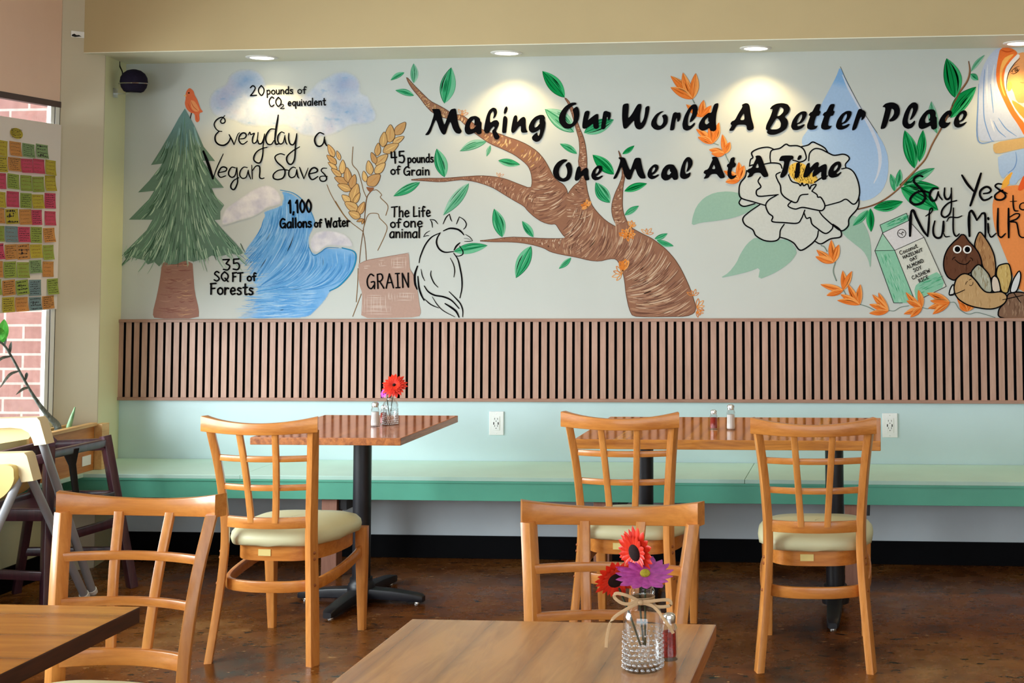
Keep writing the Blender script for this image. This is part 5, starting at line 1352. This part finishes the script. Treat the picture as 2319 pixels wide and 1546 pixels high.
letters('lettering_our_world', 'o', [
    ('375 128 382 155 340 165 290 200 250 260 232 330 245 390 290 415 330 400 350 340 345 270 328 220 385 176 412 210 422 290 405 370 360 430 290 475 220 467 165 410 146 340 170 260 230 180 310 130',),
    ('490 248 530 233 557 250 540 320 530 365 580 320 640 278 670 280 668 380 677 455 640 482 605 462 600 400 560 435 500 475 463 470 456 430 470 330',), ('735 248 770 236 800 250 832 260 832 320 800 377 790 310 775 340 765 420 755 477 710 482 703 450 720 340',),
    ('985 168 1010 145 1067 138 1068 200 1055 345 1110 280 1165 180 1190 148 1230 146 1237 180 1215 290 1215 380 1230 402 1265 340 1280 260 1285 190 1325 170 1342 190 1325 290 1290 410 1250 465 1210 487 1165 470 1140 420 1140 360 1090 410 1030 477 995 467 978 330',),
    ('1532 243 1490 243 1420 285 1365 370 1358 430 1400 480 1460 494 1530 460 1577 400 1582 320 1550 278 1500 300 1520 340 1520 390 1490 435 1450 430 1430 390 1445 320 1480 275',), ('1648 270 1680 253 1710 265 1740 256 1752 300 1740 360 1705 392 1700 320 1680 370 1665 492 1608 497 1610 460 1630 350',),
    ('1768 410 1800 300 1850 210 1900 155 1950 148 1977 200 1965 290 1920 360 1865 397 1872 350 1905 270 1905 200 1870 260 1845 340 1842 430 1880 437 1935 385 1937 420 1890 475 1830 502 1780 480',),
    ('2242 133 2247 170 2220 270 2210 380 2222 480 2190 507 2140 502 2125 460 2080 490 2030 502 1983 470 1990 400 2040 320 2110 263 2155 263 2170 200 2190 148', '2110 315 2070 360 2065 400 2090 420 2130 385 2110 380')], LB)
E1 = '1305 288 1307 330 1270 410 1215 465 1160 478 1168 505 1210 495 1265 470 1282 480 1240 530 1160 564 1095 557 1066 510 1090 420 1150 330 1220 283 1270 276'; E1h = '1235 320 1200 340 1165 410 1155 465 1205 430 1235 370'
T1 = '1440 183 1470 168 1522 170 1490 270 1517 280 1490 347 1450 347 1425 420 1413 490 1440 500 1477 490 1440 545 1370 560 1313 540 1308 490 1340 400 1358 350 1330 337 1358 295 1390 285'
letters('lettering_a_better', 'b', [
    ('328 180 390 153 430 163 452 200 470 350 517 520 500 552 440 572 408 550 400 480 265 480 240 510 205 572 133 572 185 490 158 470 178 430 230 410 280 310 345 210', '365 295 300 410 375 410'),
    ('748 252 780 200 850 163 940 153 1020 173 1060 230 1030 310 968 360 1017 400 1027 460 1000 540 930 590 830 632 750 632 703 600 720 565 688 550 700 480 760 360 800 240', '905 210 885 260 850 355 900 345 955 290 960 240', '850 380 800 460 745 550 860 550 910 520 920 460 890 400'),
    (E1, E1h), (T1,), (shift(T1, 210, 0),), (shift(E1, 672, -6, 1.0), shift(E1h, 672, -6)), ('2110 238 2145 260 2170 268 2197 300 2180 370 2120 427 2130 350 2100 390 2070 480 2045 545 1990 572 1983 540 2020 420 2060 300 2080 253',)], LB)
E2 = '2047 388 2052 450 2010 530 1950 580 1895 592 1902 633 1950 625 2040 583 2047 600 1970 672 1870 712 1800 682 1776 610 1800 520 1870 420 1950 358 2010 353'
letters('lettering_place', 'p', [
    ('333 290 400 218 500 193 580 198 660 243 697 330 692 430 640 520 570 572 490 587 468 560 530 500 575 430 575 350 525 310 500 420 460 570 420 682 380 727 305 737 308 690 360 500 410 297',),
    ('743 560 790 400 860 270 940 198 1010 193 1062 240 1062 330 1000 460 930 540 888 557 930 450 960 350 950 295 910 340 870 460 850 570 870 632 920 627 1000 548 1002 620 950 702 860 737 780 702 743 640',),
    ('1320 333 1390 343 1422 400 1415 480 1442 500 1442 600 1447 712 1380 747 1330 732 1315 660 1240 702 1140 742 1080 712 1063 640 1090 540 1160 430 1240 350', '1290 420 1240 450 1200 540 1210 610 1260 610 1315 570 1275 560 1310 480'),
    ('1658 517 1690 470 1680 430 1630 480 1600 550 1620 600 1670 607 1722 583 1700 640 1620 712 1560 722 1500 692 1473 620 1500 530 1570 430 1650 363 1722 356 1752 400 1730 462',), (E2, '1960 415 1910 450 1880 520 1900 570 1950 530 1980 450')], LB)
E3 = '840 248 852 290 830 340 780 390 745 402 782 417 850 386 857 405 800 452 740 470 690 442 673 390 700 310 760 248 800 233'; E3h = '780 275 750 310 740 370 775 350 800 300'
letters('lettering_one_meal', 'n', [
    ('300 143 307 165 240 205 190 270 172 340 190 410 240 440 290 415 310 350 300 280 273 225 330 176 372 220 385 310 370 400 330 462 260 492 180 477 110 420 80 350 100 260 160 180 240 138',), ('460 263 490 246 517 270 510 340 560 290 605 266 634 300 630 380 652 460 590 472 570 440 560 385 520 410 480 465 440 477 418 450 435 350',), (E3, E3h),
    ('1093 125 1110 106 1190 113 1215 160 1250 260 1280 315 1310 230 1350 118 1440 116 1452 200 1480 320 1527 437 1440 442 1390 380 1355 275 1320 350 1285 457 1225 452 1180 370 1150 240 1110 340 1060 442 1008 447 1060 350 1100 250 1130 150',), (shift(E3, 867, -18), shift(E3h, 867, -18)),
    ('1880 216 1950 223 1982 270 2012 320 2020 452 1950 464 1920 415 1870 462 1810 472 1758 430 1753 370 1780 290 1830 233', '1890 280 1850 320 1845 375 1880 385 1915 340 1890 330'), ('2043 390 2060 280 2100 170 2150 108 2200 106 2242 160 2242 230 2190 310 2138 347 2170 250 2165 155 2135 210 2120 320 2138 375 2217 333 2202 410 2120 452 2060 432',)], LB)
A6 = '268 173 300 158 350 163 380 230 420 340 472 462 400 482 370 450 340 410 255 415 220 470 145 487 190 420 148 400 163 360 220 340 255 260 285 200'; A6h = '305 265 270 340 325 340'
letters('lettering_at_a_time', 'a', [
    (A6, A6h), ('545 183 590 163 612 180 600 240 627 265 612 310 570 320 555 390 560 430 590 440 642 418 600 477 545 492 503 450 498 380 510 320 488 300 498 270 530 255',), (shift(A6, 635, -18), shift(A6h, 635, -18)),
    ('1248 215 1280 148 1350 140 1460 143 1467 190 1410 215 1390 310 1370 410 1310 467 1268 467 1268 430 1310 330 1330 222 1268 224',), ('1503 250 1557 238 1557 340 1545 452 1500 477 1473 462 1490 350',), ('1513 200 1540 138 1582 138 1582 175 1540 214',),
    ('1658 260 1702 243 1700 330 1760 260 1810 233 1837 255 1820 320 1880 280 1930 263 1952 290 1942 400 1947 490 1880 502 1863 440 1870 370 1800 430 1735 462 1742 390 1770 340 1720 390 1670 457 1608 467 1603 430 1630 340',), ('2150 238 2162 290 2130 360 2085 402 2105 412 2157 376 2162 395 2110 452 2020 472 1968 440 1968 370 2010 290 2070 238 2120 226', '2110 270 2060 310 2045 370 2080 355 2110 310')], LB)

def script(name, view, specs, label):
    p = Paint(name, mural, 16, label)
    for w, t in specs: p.line(view, t, w * 1.2, INK, .3)
    p.build()
script('lettering_everyday_a', 'e', [
    (17, '492 82 440 140 420 172 445 205 492 190 490 140 440 110 360 150 322 222 350 292 400 330 447 335'), (22, '400 332 350 385 336 440 350 500 400 545 470 556 530 525 565 480 578 440'), (19, '560 385 600 460 640 545'), (13, '640 545 670 460 700 380 730 355'),
    (20, '735 455 800 445 832 405 815 365 770 362 730 400 715 470 745 525 790 535 850 492'), (17, '862 388 890 345 905 385 962 365 935 430 932 500 960 525 1000 490 1015 410 1020 350'), (20, '1015 470 1035 530 1080 520 1110 450 1125 375;1125 375 1102 560 1095 700 1060 820 1010 835 955 790 960 720 1010 650 1090 605 1162 588'),
    (20, '1300 300 1220 300 1160 370 1140 450 1170 530 1230 540 1275 480'), (24, '1342 75 1305 300 1285 480;1285 440 1300 530 1342 535'), (18, '1440 362 1390 345 1340 400 1335 480 1370 535 1420 510 1448 400;1448 420 1460 500 1482 540'),
    (20, '1510 365 1505 450 1530 530 1580 545 1615 480 1637 370;1637 370 1615 560 1602 760 1560 850 1510 850 1475 790 1490 720 1580 640 1682 580'), (22, '2065 378 2000 355 1940 410 1920 480 1950 555 2010 570 2060 520 2078 425;2075 440 2085 510 2112 562')], 'thin black script lettering')
script('lettering_vegan_saves', 'e', [
    (38, '150 650 230 860 303 1085'), (15, '312 1065 370 900 467 692'), (20, '400 990 500 965 522 925 480 900 430 915 390 985 390 1030 430 1065 505 1040'), (19, '662 915 600 905 555 970 558 1030 605 1065 655 1030 680 920;685 910 692 1070 690 1160 640 1258 592 1235 590 1180 640 1110 715 1070'),
    (17, '850 910 790 905 740 960 730 1030 770 1080 830 1060 865 950;865 950 872 1010 905 1092'), (15, '920 870 930 1092'), (19, '930 960 985 888 1040 890 1050 960 1045 1060 1080 1085 1117 1075'), (20, '1442 708 1380 690 1310 715 1290 760 1330 830 1420 910 1450 980 1420 1070 1340 1100 1270 1080 1265 1020 1330 960 1420 942 1502 952'),
    (18, '1620 915 1570 905 1515 960 1510 1030 1550 1070 1610 1040 1638 940;1638 950 1648 1040 1672 1078'), (19, '1680 905 1715 1000 1750 1087'), (13, '1750 1087 1785 1000 1817 915'), (22, '1835 1010 1940 985 1965 945 1920 912 1865 935 1830 1010 1845 1070 1890 1100 1972 1052'), (17, '2112 920 2050 920 2025 960 2080 1020 2110 1080 2080 1125 2020 1120 2000 1070 2040 1045 2122 1050')], 'thin black script lettering')
script('lettering_say_yes_to_nut_milk', 'y', [
    (40, '410 165 340 145 260 190 248 260 340 360 435 470 455 570 390 660 270 690 185 640 190 560 280 470 400 438 520 460'), (38, '700 392 620 388 560 450 545 550 590 615 660 595 705 450'), (26, '705 470 730 540 780 602'), (34, '825 380 820 520 860 590 920 565 950 480'), (30, '950 380 950 700 920 860 830 930 765 880 790 770 900 660 1050 615'),
    (42, '1150 140 1250 300 1365 435'), (46, '1508 105 1430 350 1308 710'), (36, '1555 485 1650 470 1695 420 1650 365 1580 365 1500 430 1490 520 1550 605 1640 590 1710 542'), (32, '1895 308 1820 300 1775 345 1850 410 1950 480 1965 550 1890 602 1790 590 1770 520 1840 455 1920 420'), (20, '1920 440 2002 485'), (26, '2110 520 2115 700 2140 800 2205 812'), (15, '2055 635 2182 627'), (22, '2300 655 2245 690 2240 760 2300 790 2360 760 2360 690 2300 655'),
    (48, '172 1280 180 1000 190 860'), (42, '188 900 200 820 240 810 300 950 420 1180 505 1285'), (36, '505 1285 522 1100 535 870'), (24, '535 880 590 810 588 760 550 780 530 860 468 908'), (34, '640 1000 610 1130 620 1260 690 1320 770 1270 800 1005'), (34, '805 1005 805 1200'), (20, '800 1220 840 1295 918 1288'), (28, '990 755 985 960 990 1200 1040 1285 1100 1242'), (22, '865 1005 920 930 1060 935 1150 902'),
    (46, '1292 1285 1282 1000 1290 840'), (40, '1285 850 1330 808 1380 880 1430 985'), (30, '1430 985 1530 850'), (38, '1520 860 1578 862 1592 1000 1588 1310'), (38, '1640 1050 1650 1220'), (26, '1650 1220 1700 1302 1795 1230'), (44, '1642 940 1648 970'), (36, '1828 765 1822 1100 1835 1270'), (26, '1835 1270 1890 1308 1968 1236'), (40, '2026 765 2030 1310'), (26, '2042 930 2160 862 2235 880 2180 960 2060 1010 2170 1030 2205 1150 2230 1270 2300 1312 2400 1270')], 'black hand lettering')

# hand-printed alphabet: strokes on a grid where the x-height is 1, baseline 0
GLY = {'a': (.75, '.68 .95 .35 1 .05 .6 .1 .1 .4 0 .66 .35;.68 1 .68 .0'), 'c': (.65, '.62 .85 .3 1 .04 .5 .25 .02 .62 .15'), 'd': (.75, '.66 .9 .3 1 .04 .5 .25 0 .6 .2;.68 1.7 .68 0'), 'e': (.7, '.06 .5 .62 .58 .5 .95 .25 .98 .04 .5 .25 .02 .64 .15'),
       'f': (.6, '.62 1.5 .4 1.65 .25 1.3 .25 0;.0 .9 .55 .95'), 'g': (.75, '.66 .9 .3 1 .04 .5 .3 .02 .64 .4;.68 1 .66 -.4 .3 -.7 .05 -.5'), 'h': (.7, '.08 1.65 .08 0;.08 .7 .4 .98 .6 .75 .62 0'), 'i': (.25, '.1 1 .1 0;.1 1.35 .1 1.42'), 'l': (.25, '.1 1.7 .1 0'), 'm': (1.05, '.06 1 .06 0;.06 .7 .3 .98 .5 .75 .52 0;.52 .7 .78 .98 .96 .75 .98 0'),
       'n': (.7, '.06 1 .06 0;.06 .65 .35 .98 .58 .8 .62 0'), 'o': (.72, '.36 1 .06 .75 .06 .25 .36 0 .66 .25 .66 .75 .36 1'), 'p': (.75, '.08 1 .08 -.75;.08 .8 .45 1 .68 .6 .5 .1 .08 .15'), 'q': (.75, '.66 .9 .3 1 .04 .5 .3 .02 .64 .4;.68 1 .68 -.6 .8 -.5'), 'r': (.55, '.06 1 .06 0;.06 .6 .3 .95 .54 .88'),
       's': (.58, '.52 .9 .2 1 .1 .7 .45 .45 .5 .12 .2 0 .02 .14'), 't': (.55, '.28 1.6 .26 .2 .45 0 .55 .1;.0 1.05 .55 1.08'), 'u': (.7, '.06 1 .08 .25 .3 0 .58 .3;.62 1 .62 0'), 'v': (.65, '.04 1 .32 0;.32 0 .62 1'), 'w': (.9, '.04 1 .22 0 .44 .7 .62 0 .86 1'),
       'A': (1.0, '.02 0 .5 1.6;.5 1.6 .95 0;.2 .6 .8 .62'), 'C': (1.0, '.9 1.4 .5 1.65 .08 1.1 .1 .4 .45 0 .92 .25'), 'D': (.9, '.1 1.6 .1 0;.1 1.6 .6 1.5 .85 .8 .6 .1 .1 0'), 'E': (.75, '.1 1.6 .1 0;.1 1.6 .7 1.6;.1 .85 .6 .85;.1 0 .7 .02'), 'F': (.75, '.1 1.6 .1 0;.02 1.58 .75 1.65;.1 .85 .6 .9'), 'G': (1.05, '.9 1.45 .5 1.65 .08 1.1 .1 .35 .5 0 .9 .4;.55 .75 .95 .75 .92 .0'),
       'H': (.9, '.1 1.6 .1 0;.8 1.6 .8 0;.1 .8 .8 .8'), 'I': (.6, '.3 1.6 .3 0;.05 1.6 .55 1.6;.05 0 .55 0'), 'L': (.75, '.15 1.65 .1 .05;.1 .05 .72 .12'), 'M': (1.1, '.08 0 .15 1.6;.15 1.6 .52 .5;.52 .5 .92 1.6;.92 1.6 1.0 0'), 'N': (.95, '.1 0 .1 1.6;.1 1.6 .8 .0;.8 0 .85 1.6'), 'O': (1.05, '.5 1.6 .08 1.1 .08 .5 .5 0 .95 .5 .95 1.1 .5 1.6'), 'Q': (1.05, '.5 1.6 .08 1.1 .08 .5 .5 0 .95 .5 .95 1.1 .5 1.6;.55 .5 1.0 -.1'),
       'R': (.9, '.1 1.6 .1 0;.1 1.6 .6 1.6 .75 1.2 .5 .85 .1 .8;.35 .8 .85 0'), 'S': (.85, '.75 1.45 .4 1.65 .12 1.25 .5 .85 .78 .4 .45 0 .06 .2'), 'T': (.95, '.48 1.6 .45 0;.0 1.55 .95 1.65'), 'U': (.9, '.1 1.6 .12 .4 .45 0 .78 .4 .8 1.6'), 'W': (1.25, '.04 1.6 .32 0;.32 0 .62 1.2;.62 1.2 .9 0;.9 0 1.2 1.65'), 'Y': (.9, '.05 1.6 .45 .8;.85 1.6 .45 .8 .4 0'), 'Z': (.85, '.05 1.6 .8 1.6;.8 1.6 .05 0;.05 0 .8 .02'),
       '0': (.8, '.4 1.6 .08 1.1 .08 .5 .4 0 .72 .5 .72 1.1 .4 1.6'), '1': (.4, '.02 1.25 .25 1.6;.25 1.6 .25 0'), '2': (.85, '.08 1.3 .4 1.62 .7 1.25 .45 .6 .05 .02;.05 .02 .85 .05'), '3': (.8, '.05 1.6 .7 1.6;.7 1.6 .35 1.0;.35 1.0 .72 .6 .5 .05 .04 .15'), '4': (.8, '.12 1.6 .1 .8;.1 .8 .75 .82;.55 1.6 .55 0'), '5': (.8, '.7 1.6 .15 1.6;.15 1.6 .12 .95;.12 .95 .55 1.0 .72 .5 .5 .02 .05 .12'), ',': (.3, '.15 .1 .05 -.25')}
def hand_print(p, text, x0, y0, x1, y1, xh, w, gap=.22, space=.55, col=INK):
    """text along the photo-pixel baseline (x0,y0)-(x1,y1), x-height xh px, stroke width w px"""
    tot = sum((GLY[c][0] + gap) if c != ' ' else space for c in text) - gap
    dx, dy = x1 - x0, y1 - y0; L = sqrt(dx * dx + dy * dy); ux, uy = dx / L, dy / L; k = L / tot; u = 0
    for c in text:
        if c == ' ': u += space; continue
        for st in GLY[c][1].split(';'):
            q = [(x0 + ux * (u + a) * k + uy * b * xh, y0 + uy * (u + a) * k - ux * b * xh) for a, b in PT(st)]
            q = cat(q, 5) if len(q) > 2 else [q[0], tuple((a + b) / 2 for a, b in zip(*q)), q[1]]
            yy = p._y(); p.ribbon(q, [w] * len(q), col, yy)
            for e in (0, -1): p.px([(q[e][0] + w / 2 * cos(2 * pi * i / 8), q[e][1] + w / 2 * sin(2 * pi * i / 8)) for i in range(8)], col, d=yy)
        u += GLY[c][0] + gap
for nm, rows in (('lettering_carbon', [('20', 567, 217, 600, 216, 14, 2.9), ('pounds', 605, 214, 664, 212, 9.5, 2.7), ('of', 675, 212, 694, 212, 9.5, 2.4)]), ('lettering_carbon_dioxide', [('CO', 610, 241, 638, 241, 13, 2.8), ('2', 635, 246, 645, 246, 6, 2), ('equivalent', 653, 240, 738, 238, 9.5, 2.7)]),
                 ('lettering_grain_weight', [('45', 886, 370, 918, 368, 16, 3.6), ('pounds', 924, 369, 982, 367, 11, 3.2), ('of', 886, 395, 907, 394, 11, 3.2), ('Grain', 915, 397, 973, 396, 11.5, 3.2)]),
                 ('lettering_water', [('1,100', 655, 482, 706, 480, 17.5, 4.4), ('Gallons', 635, 516, 706, 514, 12.5, 4.0), ('of', 713, 514, 729, 514, 10.5, 3.6), ('Water', 738, 515, 793, 512, 12.5, 3.6)]),
                 ('lettering_animal', [('The', 887, 491, 927, 491, 14, 3.2), ('Life', 936, 491, 975, 490, 14, 3.2), ('of', 885, 515, 908, 515, 12, 3.2), ('one', 915, 514, 957, 514, 13, 3.2), ('animal', 883, 538, 952, 538, 13, 3.2)]),
                 ('lettering_forest', [('35', 506, 612, 545, 610, 15, 3.4), ('SQ', 485, 636, 518, 636, 13, 3.4), ('FT', 527, 637, 551, 637, 12, 3.6), ('of', 561, 636, 581, 635, 10.5, 3.6), ('Forests', 477, 666, 574, 667, 15, 3.8)]),
                 ('lettering_sack', [('GRAIN', 832, 654, 928, 650, 20, 3.2)]),
                 ('lettering_carton', [('Coconut', 2039, 577, 2078, 560, 5.2, 1.5), ('HAZELNUT', 2046, 586, 2090, 568, 4.2, 1.5), ('OAT', 2062, 592, 2078, 585, 4.2, 1.5), ('ALMOND', 2055, 609, 2092, 593, 4.8, 1.5), ('SOY', 2070, 616, 2088, 608, 4.8, 1.5), ('CASHEW', 2067, 633, 2107, 615, 4.8, 1.5), ('RICE', 2082, 640, 2103, 630, 4.8, 1.5)])):
    p = Paint(nm, mural, 16, 'small black hand printed lettering')
    for r in rows: hand_print(p, *r)
    p.build()
for ch in [o for o in bpy.data.objects if o.parent == mural]:
    ch.location = (0, 0, 0)

# ------------------------------------------------------------------ notice board with sticky notes in the side window
XBD = -3.826
nb = tag(empty('notice_board', (XBD, 5.5, 1.65)), 'white foam board covered in sticky notes, standing in the side window', 'notice board')
bm = bmesh.new(); box(bm, -.006, 0, -.75, .625, 1.221 - 1.65, 2.08 - 1.65, .001); obj('board_panel', bm, M_foam, nb)
NC = {'y': ('yellow', (232, 218, 96)), 'g': ('green', (192, 212, 112)), 'm': ('mint green', (180, 210, 156)), 'o': ('orange', (244, 188, 116)), 'p': ('pink', (244, 112, 146)), 'b': ('blue grey', (160, 190, 198)), 't': ('teal', (120, 186, 180))}
NM = {k: painted('sticky_note_' + v[0].replace(' ', '_'), rgb(*v[1]), .8, .05, 30, .1, 0) for k, v in NC.items()}
M_pen = painted('pen_ink', rgb(40, 30, 40), .6, .2, 90, .2, 0); M_penr = painted('faded_pen_ink', rgb(150, 90, 60), .6, .2, 90, .2, 0)
rows = [[('y', 140, 190, 325, 350, 2)], [('y', -60, 370, 105, 600, 1), ('o', 130, 390, 300, 600, 1), ('m', 315, 420, 500, 620, 2), ('m', 505, 430, 700, 630, 3)],
        [('y', -60, 605, 100, 835, 2), ('o', 110, 620, 295, 820, 2), ('p', 300, 640, 470, 845, 1), ('p', 474, 645, 640, 855, 1), ('y', 655, 660, 805, 880, 1)],
        [('p', -60, 850, 85, 1080, 1), ('g', 100, 860, 270, 1080, 2), ('g', 290, 880, 455, 1110, 1), ('g', 465, 900, 635, 1125, 1), ('y', 650, 885, 805, 1110, 1)],
        [('y', -60, 1120, 75, 1350, 1), ('p', 90, 1115, 270, 1345, 1), ('g', 290, 1140, 455, 1360, 2), ('y', 460, 1160, 630, 1365, 1), ('p', 645, 1140, 805, 1365, 2)],
        [('o', -60, 1360, 60, 1580, 1), ('y', 65, 1370, 265, 1590, 4), ('o', 275, 1375, 450, 1600, 1), ('p', 455, 1385, 605, 1605, 2), ('p', 645, 1405, 805, 1610, 1)],
        [('g', -60, 1617, 60, 1847, 1), ('b', 65, 1622, 250, 1857, 1), ('p', 255, 1632, 430, 1857, 2), ('g', 440, 1632, 605, 1867, 2), ('o', 625, 1647, 790, 1857, 2)],
        [('p', -60, 1877, 50, 2107, 2), ('o', 65, 1887, 240, 2107, 2), ('o', 245, 1882, 425, 2107, 3), ('y', 430, 1887, 610, 2087, 1), ('g', 620, 1897, 775, 2112, 1)],
        [('o', -60, 2127, 35, 2367, 1), ('g', 45, 2137, 230, 2377, 2), ('g', 240, 2147, 415, 2377, 1), ('m', 420, 2117, 600, 2307, 2), ('o', 615, 2137, 775, 2362, 1)],
        [('g', -60, 2397, 15, 2627, 1), ('o', 30, 2407, 215, 2632, 2), ('g', 225, 2407, 405, 2622, 3), ('b', 408, 2402, 600, 2637, 2), ('g', 680, 2387, 838, 2617, 2)],
        [('y', 25, 2657, 205, 2877, 2), ('o', 215, 2657, 400, 2867, 1), ('b', 410, 2657, 600, 2850, 3), ('o', 610, 2637, 780, 2827, 2)]]
RO = ['top', 'second', 'third', 'fourth', 'fifth', 'sixth', 'seventh', 'eighth', 'ninth', 'tenth', 'bottom']
PO = ['rightmost', 'second from right', 'third from right', 'fourth from right', 'fifth from right']
LK = {1: 'faint', 2: 'dense', 3: 'dark', 4: 'bold black'}
def on_board(u, v):
    d = CR * ((u - PPX) / FPX) + CU * (-(v - PPY) / FPX) + CF
    p = EYE + d * (XBD / d.x); return p.y, p.z
nr = random.Random(11)
for ri, row in enumerate(rows):
    for ci, (c, x0, y0, x1, y1, wr) in enumerate(row):
        q = [on_board(x / 6.44, 260 + y / 6.44) for x, y in ((x0, y0), (x1, y0), (x1, y1), (x0, y1))]
        cy = sum(a for a, b in q) / 4; cz = sum(b for a, b in q) / 4
        hw = max(.026, (q[1][0] - q[0][0]) / 2); hw = min(hw, .045); hh = (q[0][1] - q[3][1]) / 2; ca = nr.uniform(-.05, .05)
        if ci == 0 and x0 < 0: hw = .043; cy = q[1][0] - hw
        rounded = ri == 0
        bm = bmesh.new(); N = 6; g = []
        curl = nr.uniform(.003, .010)
        for i in range(N + 1):
            r_ = []
            for j in range(N + 1):
                a, b = -1 + 2 * j / N, 1 - 2 * i / N
                if rounded:
                    l = max(abs(a), abs(b)); e = sqrt(a * a + b * b) or 1; a, b = a * l / e, b * l / e
                yy, zz = a * hw, b * hh
                r_.append(bm.verts.new((.0012 + curl * ((1 - b) / 2) ** 2.2, yy * cos(ca) - zz * sin(ca), yy * sin(ca) + zz * cos(ca))))
            g.append(r_)
        for i in range(N):
            for j in range(N): bm.faces.new((g[i][j], g[i + 1][j], g[i + 1][j + 1], g[i][j + 1]))
        bmesh.ops.solidify(bm, geom=bm.faces[:], thickness=.0004)
        o = obj('sticky_note', bm, NM[c], None, 'all', (XBD, cy, cz))
        shp = 'round ' if rounded else ''
        tag(o, f'{NC[c][0]} sticky note with {LK[wr]} writing, {PO[len(row) - 1 - ci]} in {RO[ri]} row on board' if len(row) > 1 else 'round yellow sticky note alone at the top of the window board', 'sticky note', 'sticky notes on the window board')
        bm = bmesh.new()
        def X(z): return .0022 + curl * ((1 - z / hh) / 2) ** 2.2
        lines = {1: 4, 2: 6, 3: 4, 4: 3}[wr]
        for k in range(lines):
            z = hh * (.72 - 1.45 * k / max(1, lines - 1)) if lines > 1 else 0
            u = -hw * .8; end = hw * nr.uniform(.3, .85)
            while u < end:
                L = nr.uniform(.004, .012); t = {1: .0011, 2: .0014, 3: .0022, 4: .004}[wr] * nr.uniform(.7, 1.3); zz = z + nr.uniform(-.0012, .0012)
                a, b = u, min(u + L, hw * .88)
                vs = [bm.verts.new((X(h_) , y_ * cos(ca) - h_ * sin(ca), y_ * sin(ca) + h_ * cos(ca))) for y_, h_ in ((a, zz - t), (b, zz - t * .6), (b, zz + t), (a, zz + t * .7))]
                bm.faces.new(vs); u += L + nr.uniform(.002, .005)
        if wr >= 3:
            for k in range(3 if wr == 3 else 7):
                y_, h_ = nr.uniform(-.6, .6) * hw, nr.uniform(-.7, .7) * hh; r_ = nr.uniform(.003, .007)
                vs = [bm.verts.new((X(h_) + .0002, y_ + r_ * cos(a) * nr.uniform(.5, 1.2), h_ + r_ * sin(a) * nr.uniform(.5, 1.4))) for a in (0, 1.2, 2.4, 3.6, 4.8)]
                bm.faces.new(vs)
        obj('handwriting', bm, M_pen if wr > 1 else M_penr, o)
